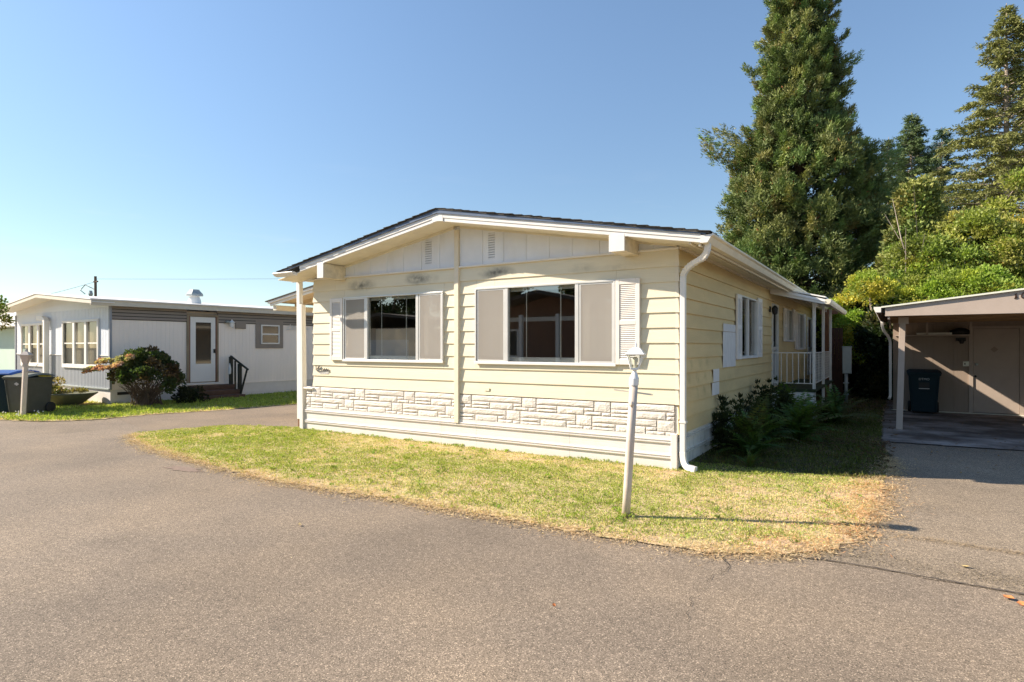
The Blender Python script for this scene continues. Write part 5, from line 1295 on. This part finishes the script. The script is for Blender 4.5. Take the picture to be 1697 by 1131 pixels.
# the big redwood-like conifer
mt = thing('conifer_tree', 'tall dense dark green conifer towering behind the cream house', 'tree', (-1.26,22.2,0))
Hm = 21.5
prof = [(1.0,3.4),(4,3.75),(7,3.6),(9.3,3.1),(10.8,2.0),(12.5,1.6),(14.5,1.5),(16,1.15),(17.5,.85),(19.5,.5),(21.5,.1)]
cs, out = conifer_clumps(Hm, prof, 560, 5, 1.0, jitter=.10)
extra = []; eo = []; exr = []
right = np.array([.8457,.5336,0]);
rs = rng.uniform(.30,.60,len(cs))*np.clip(1.25-cs[:,2]/45, .6, 1.2); cs = cs*np.array([.86,.86,1.0])
cols = tint(len(cs), (.125,.165,.055), .34, (.21,.225,.08), .35)
p, ax, wd, ll, lw, cc = clump_cloud(cs, rs, 34, out, .17, .042, cols, up=.7, sprig=9, sprig_r=.06, flat=1.2)
def bough_cloud(org, dirs, lens, cols_, per=58, tuft=7):
    n_ = len(org); idx = np.repeat(np.arange(n_), per); t_ = np.sqrt(rng.uniform(.02, 1, len(idx)))[:,None]; d_ = dirs[idx]; L_ = lens[idx][:,None]
    sd = unit(np.cross(d_, np.array([0,0,1.]))); ctr = org[idx] + d_*L_*t_ + np.array([0,0,1.])*L_*(-.42*t_+.52*t_**2.4)
    ctr = ctr + sd*rng.normal(size=(len(idx),1))*.20*L_*(1.12-t_) + np.array([0,0,1.])*rng.normal(size=(len(idx),1))*.07*L_
    k_ = np.repeat(np.arange(len(ctr)), tuft); q_ = ctr[k_]+rng.normal(size=(len(k_),3))*.045
    a_ = unit(d_[k_]*.9+sd[k_]*rng.normal(size=(len(k_),1))*.7+np.array([0,0,.45])+rng.normal(size=(len(k_),3))*.35)
    m_ = len(q_); tip = (t_[k_][:,0] > .8)
    c_ = cols_[idx][k_]*(1+.2*rng.uniform(-1,1,(m_,1)))*np.where(tip, 1.25, 1.0)[:,None]  # bough tips lightened in colour to read as sunlit
    return q_, a_, rand_perp(a_), .17*rng.uniform(.6,1.2,m_), .036*rng.uniform(.7,1.2,m_), c_
bo, bd = conifer_clumps(Hm, prof, 760, 15, 1.0, jitter=.05)
bl = np.clip(rng.uniform(.8,1.7,len(bo))*(1.15-bo[:,2]/30), .35, 1.7)
bd = unit(bd+np.array([0,0,-.15])+rng.normal(size=bd.shape)*.18); bo = bo*np.array([.62,.62,1.0])+np.array([0,0,.15])
lo, ld, ll_ = [], [], []
for dx, z, n_, L0 in ((-1.6,10.4,9,2.5),(1.7,9.3,7,2.6),(2.2,8.3,6,2.4),(-1.2,13.2,3,1.3),(1.0,13.6,3,1.5),(2.6,6.2,6,2.0)):
    for i in range(n_):
        lo.append(right*dx+rng.normal(size=3)*np.array([.2,.5,.28])+np.array([0,0,z])); ld.append(unit(right*np.sign(dx)+rng.normal(size=3)*.12+np.array([0,0,.12]))); ll_.append(L0*rng.uniform(.75,1.05))
bo = np.vstack([bo, np.array(lo)]); bd = np.vstack([bd, np.array(ld)]); bl = np.concatenate([bl, np.array(ll_)])
bc = bough_cloud(bo, bd, bl, tint(len(bo), (.125,.170,.055), .32, (.21,.225,.08), .3))
p, ax, wd, ll, lw, cc = [np.concatenate(q_) for q_ in zip((p, ax, wd, ll, lw, cc), bc)]
rb = rng.random(len(p)) < .004; cc[rb] = (.30,.10,.04)
ci, oi = conifer_clumps(17, [(1,1.7),(9,1.5),(17,.5)], 230, 6, 1.0)
p2, ax2, wd2, ll2, lw2, cc2 = clump_cloud(ci, rng.uniform(.35,.7,len(ci)), 60, oi, .22, .06, tint(len(ci), (.075,.105,.04), .2), up=.5, sprig=6, sprig_r=.08, flat=1.2)  # inner clumps coloured darker to deepen the shade within the crown
p, ax, wd, ll, lw, cc = [np.concatenate(q_) for q_ in ((p,p2),(ax,ax2),(wd,wd2),(ll,ll2),(lw,lw2),(cc,cc2))]
obj('foliage', leafmesh('foliage', p, ax, wd, ll, lw, cc), M_needle, mt)
mb = MB().tube([(0,0,-.1),(.05,0,6),(0,.05,13),(0,0,Hm-.4)], [.42,.32,.2,.03], 10)
obj('trunk', mb, M_bark, mt)
mb = MB()
for i in range(150):
    c_ = cs[i*3]; z = c_[2]-.5; mb.tube([(0,0,max(z-.3,.5)), tuple(c_*np.array([.55,.55,0])+np.array([0,0,z])), tuple(c_)], [.06,.035,.012], 4, cap=False)
obj('branches', mb, M_bark, mt, kind='stuff')

def fir(name, label, loc, H, rmax, seed, base, z0=.25, trunk_r=.28, m=M_barkgrey, lean_=0, group='tall firs behind the trees on the right', leaf=.42, dens=1.0, gap=.35):
    r_ = np.random.default_rng(seed); t = thing(name, label, 'tree', loc, 0, group)
    pos = []; ax = []; brn = MB(); z = H*z0; 
    while z < H-.3:
        f = (H-z)/(H*(1-z0)); Rr_ = rmax*(f**.9)*r_.uniform(.6,1.12)+.10
        nb_ = r_.integers(3, 6)
        for b in range(nb_+1):
            if r_.random() < .12: continue
            a = r_.uniform(0, 2*np.pi); L_ = Rr_*r_.uniform(.6,1.1); droop = r_.uniform(.05,.32)
            d = np.array([np.cos(a), np.sin(a), 0]); k = max(6, int(L_*15*dens))
            tt = np.sqrt(r_.uniform(.02,1,k)); side = np.array([-d[1], d[0], 0])
            q = d[None]*(tt*L_)[:,None] + np.array([0,0,1])*(z+.25*L_*tt-droop*L_*tt**2*1.3)[:,None] + side[None]*(r_.normal(size=k)*.13*L_*(1.1-tt))[:,None] + r_.normal(size=(k,3))*.05
            pos.append(q); ax.append(unit(d[None]*.7+side[None]*r_.normal(size=(k,1))*.8+np.array([0,0,-.25])+r_.normal(size=(k,3))*.25))
            if L_ > .6: brn.tube([(0,0,z), tuple(d*L_*.5+np.array([0,0,z+.25*L_*.5-droop*L_*.33])), tuple(d*L_*.95+np.array([0,0,z+.24*L_-droop*L_*1.15]))], [.05,.03,.012], 4, cap=False)
        z += r_.uniform(.5,1.1)*gap*(.5+f)
    pos = np.vstack(pos); ax = np.vstack(ax); n = len(pos)
    k = np.repeat(np.arange(n), 5); pos = pos[k]+r_.normal(size=(n*5,3))*np.array([.10,.10,.05]); ax = unit(ax[k]+r_.normal(size=(n*5,3))*.45); n *= 5
    cols = np.tile(np.array(base), (n,1))*(1+.35*r_.uniform(-1,1,(n,1)))
    obj('needles', leafmesh('needles', pos, ax, rand_perp(ax), leaf*r_.uniform(.6,1.2,n), leaf*.26*r_.uniform(.7,1.2,n), cols), M_needle, t)
    obj('trunk', MB().tube([(0,0,0),(lean_*.5,0,H*.5),(0,0,H)], [trunk_r,trunk_r*.62,.02], 8), m, t)
    obj('branches', brn, m, t, kind='stuff')
    return t
fir('fir_tree', 'slender middle fir of the three distant firs, tallest of them', (3.7,58.4,0), 22.9, 7.4, 1, (.10,.145,.06), z0=.25, leaf=.26, gap=.36, dens=1.4)
fir('fir_tree', 'slender sparse fir right of the middle distant fir', (6.2,63.4,0), 22.6, 7.2, 2, (.055,.10,.055), z0=.28, leaf=.26, dens=1.2, gap=.42)
fir('fir_tree', 'slender fir left of the middle distant fir, behind the big conifer', (1.9,63.2,0), 22.4, 7.0, 3, (.11,.145,.06), z0=.28, leaf=.26, gap=.38, dens=1.2)
fir('fir_tree', 'large open crowned fir with visible grey trunk near the right edge', (8.63,43.8,0), 24.3, 7.4, 4, (.19,.20,.065), z0=.16, trunk_r=.36, leaf=.28, dens=1.3, gap=.40)
fir('fir_tree', 'large fir cut by the right edge of the photo', (11.6,51.2,0), 26.0, 7.2, 5, (.18,.19,.065), z0=.16, trunk_r=.33, leaf=.30, dens=1.0, gap=.42)

def broad(name, label, loc, blobs_gen, n, seed, base, base2, p2, leaf=.16, per=120, rad=(.4,.7), trunk=True, group='leafy trees behind the carport', sprig=4, m=M_leaf, H=5, up=.35, barev=0):
    r_ = np.random.default_rng(seed); random.seed(seed); t = thing(name, label, 'tree' if trunk else 'shrub', loc, 0, group)
    cs = np.array([blobs_gen(r_) for _ in range(n)]); ce = cs.mean(0); ce[2] *= .6
    out = unit(cs-ce); rs = r_.uniform(rad[0], rad[1], n)
    cols = tint(n, base, .28, base2, p2)
    obj('crown' if trunk else 'foliage', leafmesh('crown', *clump_cloud(cs, rs, per, out, leaf, leaf*.62, cols, up=up, sprig=sprig, sprig_r=leaf*.55, flat=.85)), m, t)
    mb = MB()
    for i in range(9 if trunk else 7):
        c_ = cs[r_.integers(n)]; b0 = np.array([r_.normal()*.15, r_.normal()*.15, 0])
        mb.tube([tuple(b0), tuple(b0*.5+c_*np.array([.25,.25,.5])), tuple(c_)], [.11 if trunk else .05, .07 if trunk else .03, .015], 5)
    for i in range(barev):
        c_ = cs[r_.integers(n)]; q = c_+np.array([0,0,.3]); mb.tube([tuple(q-np.array([0,0,.9])), tuple(q+r_.normal(size=3)*.25), tuple(q+np.array([0,0,1.0])+r_.normal(size=3)*.6)], [.035,.02,.006], 4)
    obj('trunk' if trunk else 'stems', mb, M_barkgrey, t)
    return t
def ell(cx_, cy_, cz_, a, b, c, low=.0):
    def g(r_):
        d = r_.normal(size=3); d /= np.linalg.norm(d); k = r_.uniform(.35,1)**.5
        return np.array([cx_+a*d[0]*k, cy_+b*d[1]*k, max(low, cz_+c*d[2]*k)])
    return g
# bushes directly behind the carport and passage
broad('leafy_shrub', 'bright yellow green shrub above the dark hedge at the end of the passage', (1.95,14.6,0), ell(0,0,2.4,1.6,1.0,1.4,.9), 80, 41, (.25,.32,.05), (.47,.44,.07), .3, leaf=.085, per=150, rad=(.25,.48), trunk=False)
broad('leafy_shrub', 'yellow green shrub directly above the left end of the carport roof', (4.4,14.9,0), ell(0,0,2.2,1.9,1.1,1.45,.5), 95, 42, (.22,.30,.05), (.43,.42,.07), .22, leaf=.09, per=150, rad=(.28,.5), trunk=False)
broad('leafy_shrub', 'green shrub behind the carport roof beside the number', (7.3,15.6,0), ell(0,0,2.3,2.1,1.2,1.7,.5), 95, 43, (.16,.225,.045), (.35,.36,.07), .22, leaf=.10, per=140, rad=(.3,.55), trunk=False)
broad('maple_tree', 'mid green leafy tree below the distant firs', (4.3,18.6,0), ell(0,0,3.6,2.2,1.5,2.5,1), 130, 44, (.20,.245,.055), (.34,.34,.09), .3, leaf=.11, per=130, rad=(.35,.7), barev=12)
broad('maple_tree', 'orange tinged leafy tree in front of the large fir', (7.3,20.4,0), ell(0,0,4.2,2.6,1.8,3.5,1), 150, 45, (.27,.28,.065), (.48,.37,.09), .30, leaf=.12, per=100, rad=(.4,.8), barev=10)
broad('maple_tree', 'golden leafy tree at the right edge behind the carport', (11.6,23.8,0), ell(0,0,4.8,3.0,2.2,4.0,1), 150, 46, (.30,.29,.06), (.52,.39,.09), .35, leaf=.18, per=110, rad=(.4,.8))
broad('young_conifer', 'smaller olive green conifer leaning against the right side of the big conifer', (3.0,19.4,0), lambda r_: (lambda z, a: np.array([np.cos(a)*(1.7*(1-z/7.6)+.12), np.sin(a)*(1.7*(1-z/7.6)+.12), z]))(r_.uniform(1,7.3), r_.uniform(0,6.28)), 150, 47, (.15,.18,.05), (.22,.23,.06), .3, leaf=.15, per=110, rad=(.28,.5), m=M_needle)
broad('yew_hedge', 'dark evergreen hedge closing the end of the side passage', (1.0,15.9,0), lambda r_: np.array([r_.uniform(-1.8,1.0), r_.uniform(-.5,.7), r_.uniform(.2,3.0)]), 130, 48, (.024,.036,.015), (.04,.05,.018), .2, leaf=.12, per=130, rad=(.3,.55), trunk=False, group='dark shrubs at the end of the passage')
broad('yew_hedge', 'dark evergreen bush between the passage and the left carport wall', (2.2,13.6,0), lambda r_: np.array([r_.uniform(-.5,.5), r_.uniform(-.6,.5), r_.uniform(.2,2.3)]), 50, 49, (.024,.036,.015), (.05,.055,.018), .2, leaf=.11, per=130, rad=(.3,.5), trunk=False, group='dark shrubs at the end of the passage')
broad('leafy_shrub', 'wide dark green thicket behind the storage shed', (8.5,17.4,0), lambda r_: np.array([r_.uniform(-6.0,7), r_.uniform(-1,1), r_.uniform(.2,3.4)]), 150, 50, (.05,.075,.022), (.12,.14,.03), .3, leaf=.15, per=110, rad=(.4,.8), trunk=False)

# ------------------------------------------------------------------ homes across the road (seen in the window glass)
ac = thing('opposite_home', 'brown gabled home across the road with white posts and trim', 'house', (-9.8,-14.6,0))
obj('wall', MB().box(-3.6,3.6,-8,0,.0,2.9).prism([(-3.6,2.9),(3.6,2.9),(0,3.65)], 'y', -8, 0), M_brownpanel, ac)
obj('roof', MB().prism([(-4.0,2.85),(0,3.70),(4.0,2.85),(4.0,2.97),(0,3.84),(-4.0,2.97)], 'y', -8.3, 1.1), M_shingle, ac)
obj('tie_beam', MB().box(-3.6,3.6,.001,.06,2.62,2.8), M_interiorwhite, ac)
for x in (-3.5,-.8,.9,3.4): obj('porch_post', MB().box(x-.07,x+.07,.9,1.04,0,2.85), M_interiorwhite, ac)
for x in (-2.2,2.0): 
    w = obj('window', MB().box(x-.7,x+.7,.001,.05,1.1,2.3), M_ntrim, ac); obj('pane', MB().box(x-.62,x+.62,.051,.055,1.18,2.22), M_black, w)
ac2 = thing('opposite_garage', 'tan garage across the road with lattice screen and low roof', 'garage', (-19.0,-15.2,0))
obj('wall', MB().box(-3.4,1.6,-6,0,0,2.5), M_acrosswall, ac2)
obj('garage_door', MB().box(-3.0,.9,.001,.04,.3,1.9), M_nroof, ac2)
obj('roof', MB().prism([(-4.0,2.5),(-.6,3.1),(5.0,2.55),(5.0,2.65),(-.6,3.25),(-4.0,2.6)], 'y', -6.4, .7), M_shingle, ac2)
obj('post', MB().box(1.9,2.1,.3,.5,0,2.6), M_ntrim, ac2)
mb = MB()
for i in range(14):
    mb.bar((2.2+i*.2,.35,.9),(2.2+i*.2-.9,.35,1.8),.04,.012).bar((2.2+i*.2-.9,.36,.9),(2.2+i*.2,.36,1.8),.04,.012)
obj('lattice', mb, M_acrosswall, ac2)
for i, (lx, ly, s_) in enumerate(((-24,-30,1.0),(-16,-34,1.2),(-31,-27,.9))):
    broad('street_tree', ['dark green tree behind the tan garage across the road','tall dark tree behind the brown home across the road','leafy tree far left across the road'][i], (lx,ly,0), ell(0,0,5.5*s_,3.2,3.2,3.6,1.5), 90, 60+i, (.05,.075,.022), None, 0, leaf=.3, per=60, rad=(.6,1.0), group='trees across the road')

# a few single leaves on the road
ML = [mat('orange leaf', (.55,.20,.07), rough=.8, var=.2, scale=20), mat('straw leaf', (.5,.38,.18), rough=.8)]
for i, (x, y, s_, lab) in enumerate(((2.712,-2.241,.05,'single straw coloured fallen leaf on the driveway beyond the seam'), (2.884,-2.753,.06,'larger curled orange leaf on the road at the right edge'),
        (2.934,-2.83,.055,'orange leaf nearest the right edge of the road'), (-2.055,-4.071,.04,'pale curled leaf alone in the middle of the road'), (.582,-4.347,.018,'small dark orange leaf on the road nearest the camera'))):
    a = random.uniform(0,6.28); mb = MB(); n_ = 7
    for k in range(n_):
        t_ = 2*math.pi*k/n_; r_ = s_*(.5+.35*math.cos(t_)**2)*random.uniform(.7,1.1)
        mb.v.append((r_*math.cos(t_+a), r_*.6*math.sin(t_+a), .012+random.uniform(0,.014)))
    mb.v.append((0,0,.008)); mb.f = [(k, (k+1)%n_, n_) for k in range(n_)]
    o = obj('fallen_leaf', mb, ML[0] if 'orange' in lab else ML[1], loc=(x,y,0)); tag(o, lab, 'leaf', 'fallen leaves on the road')
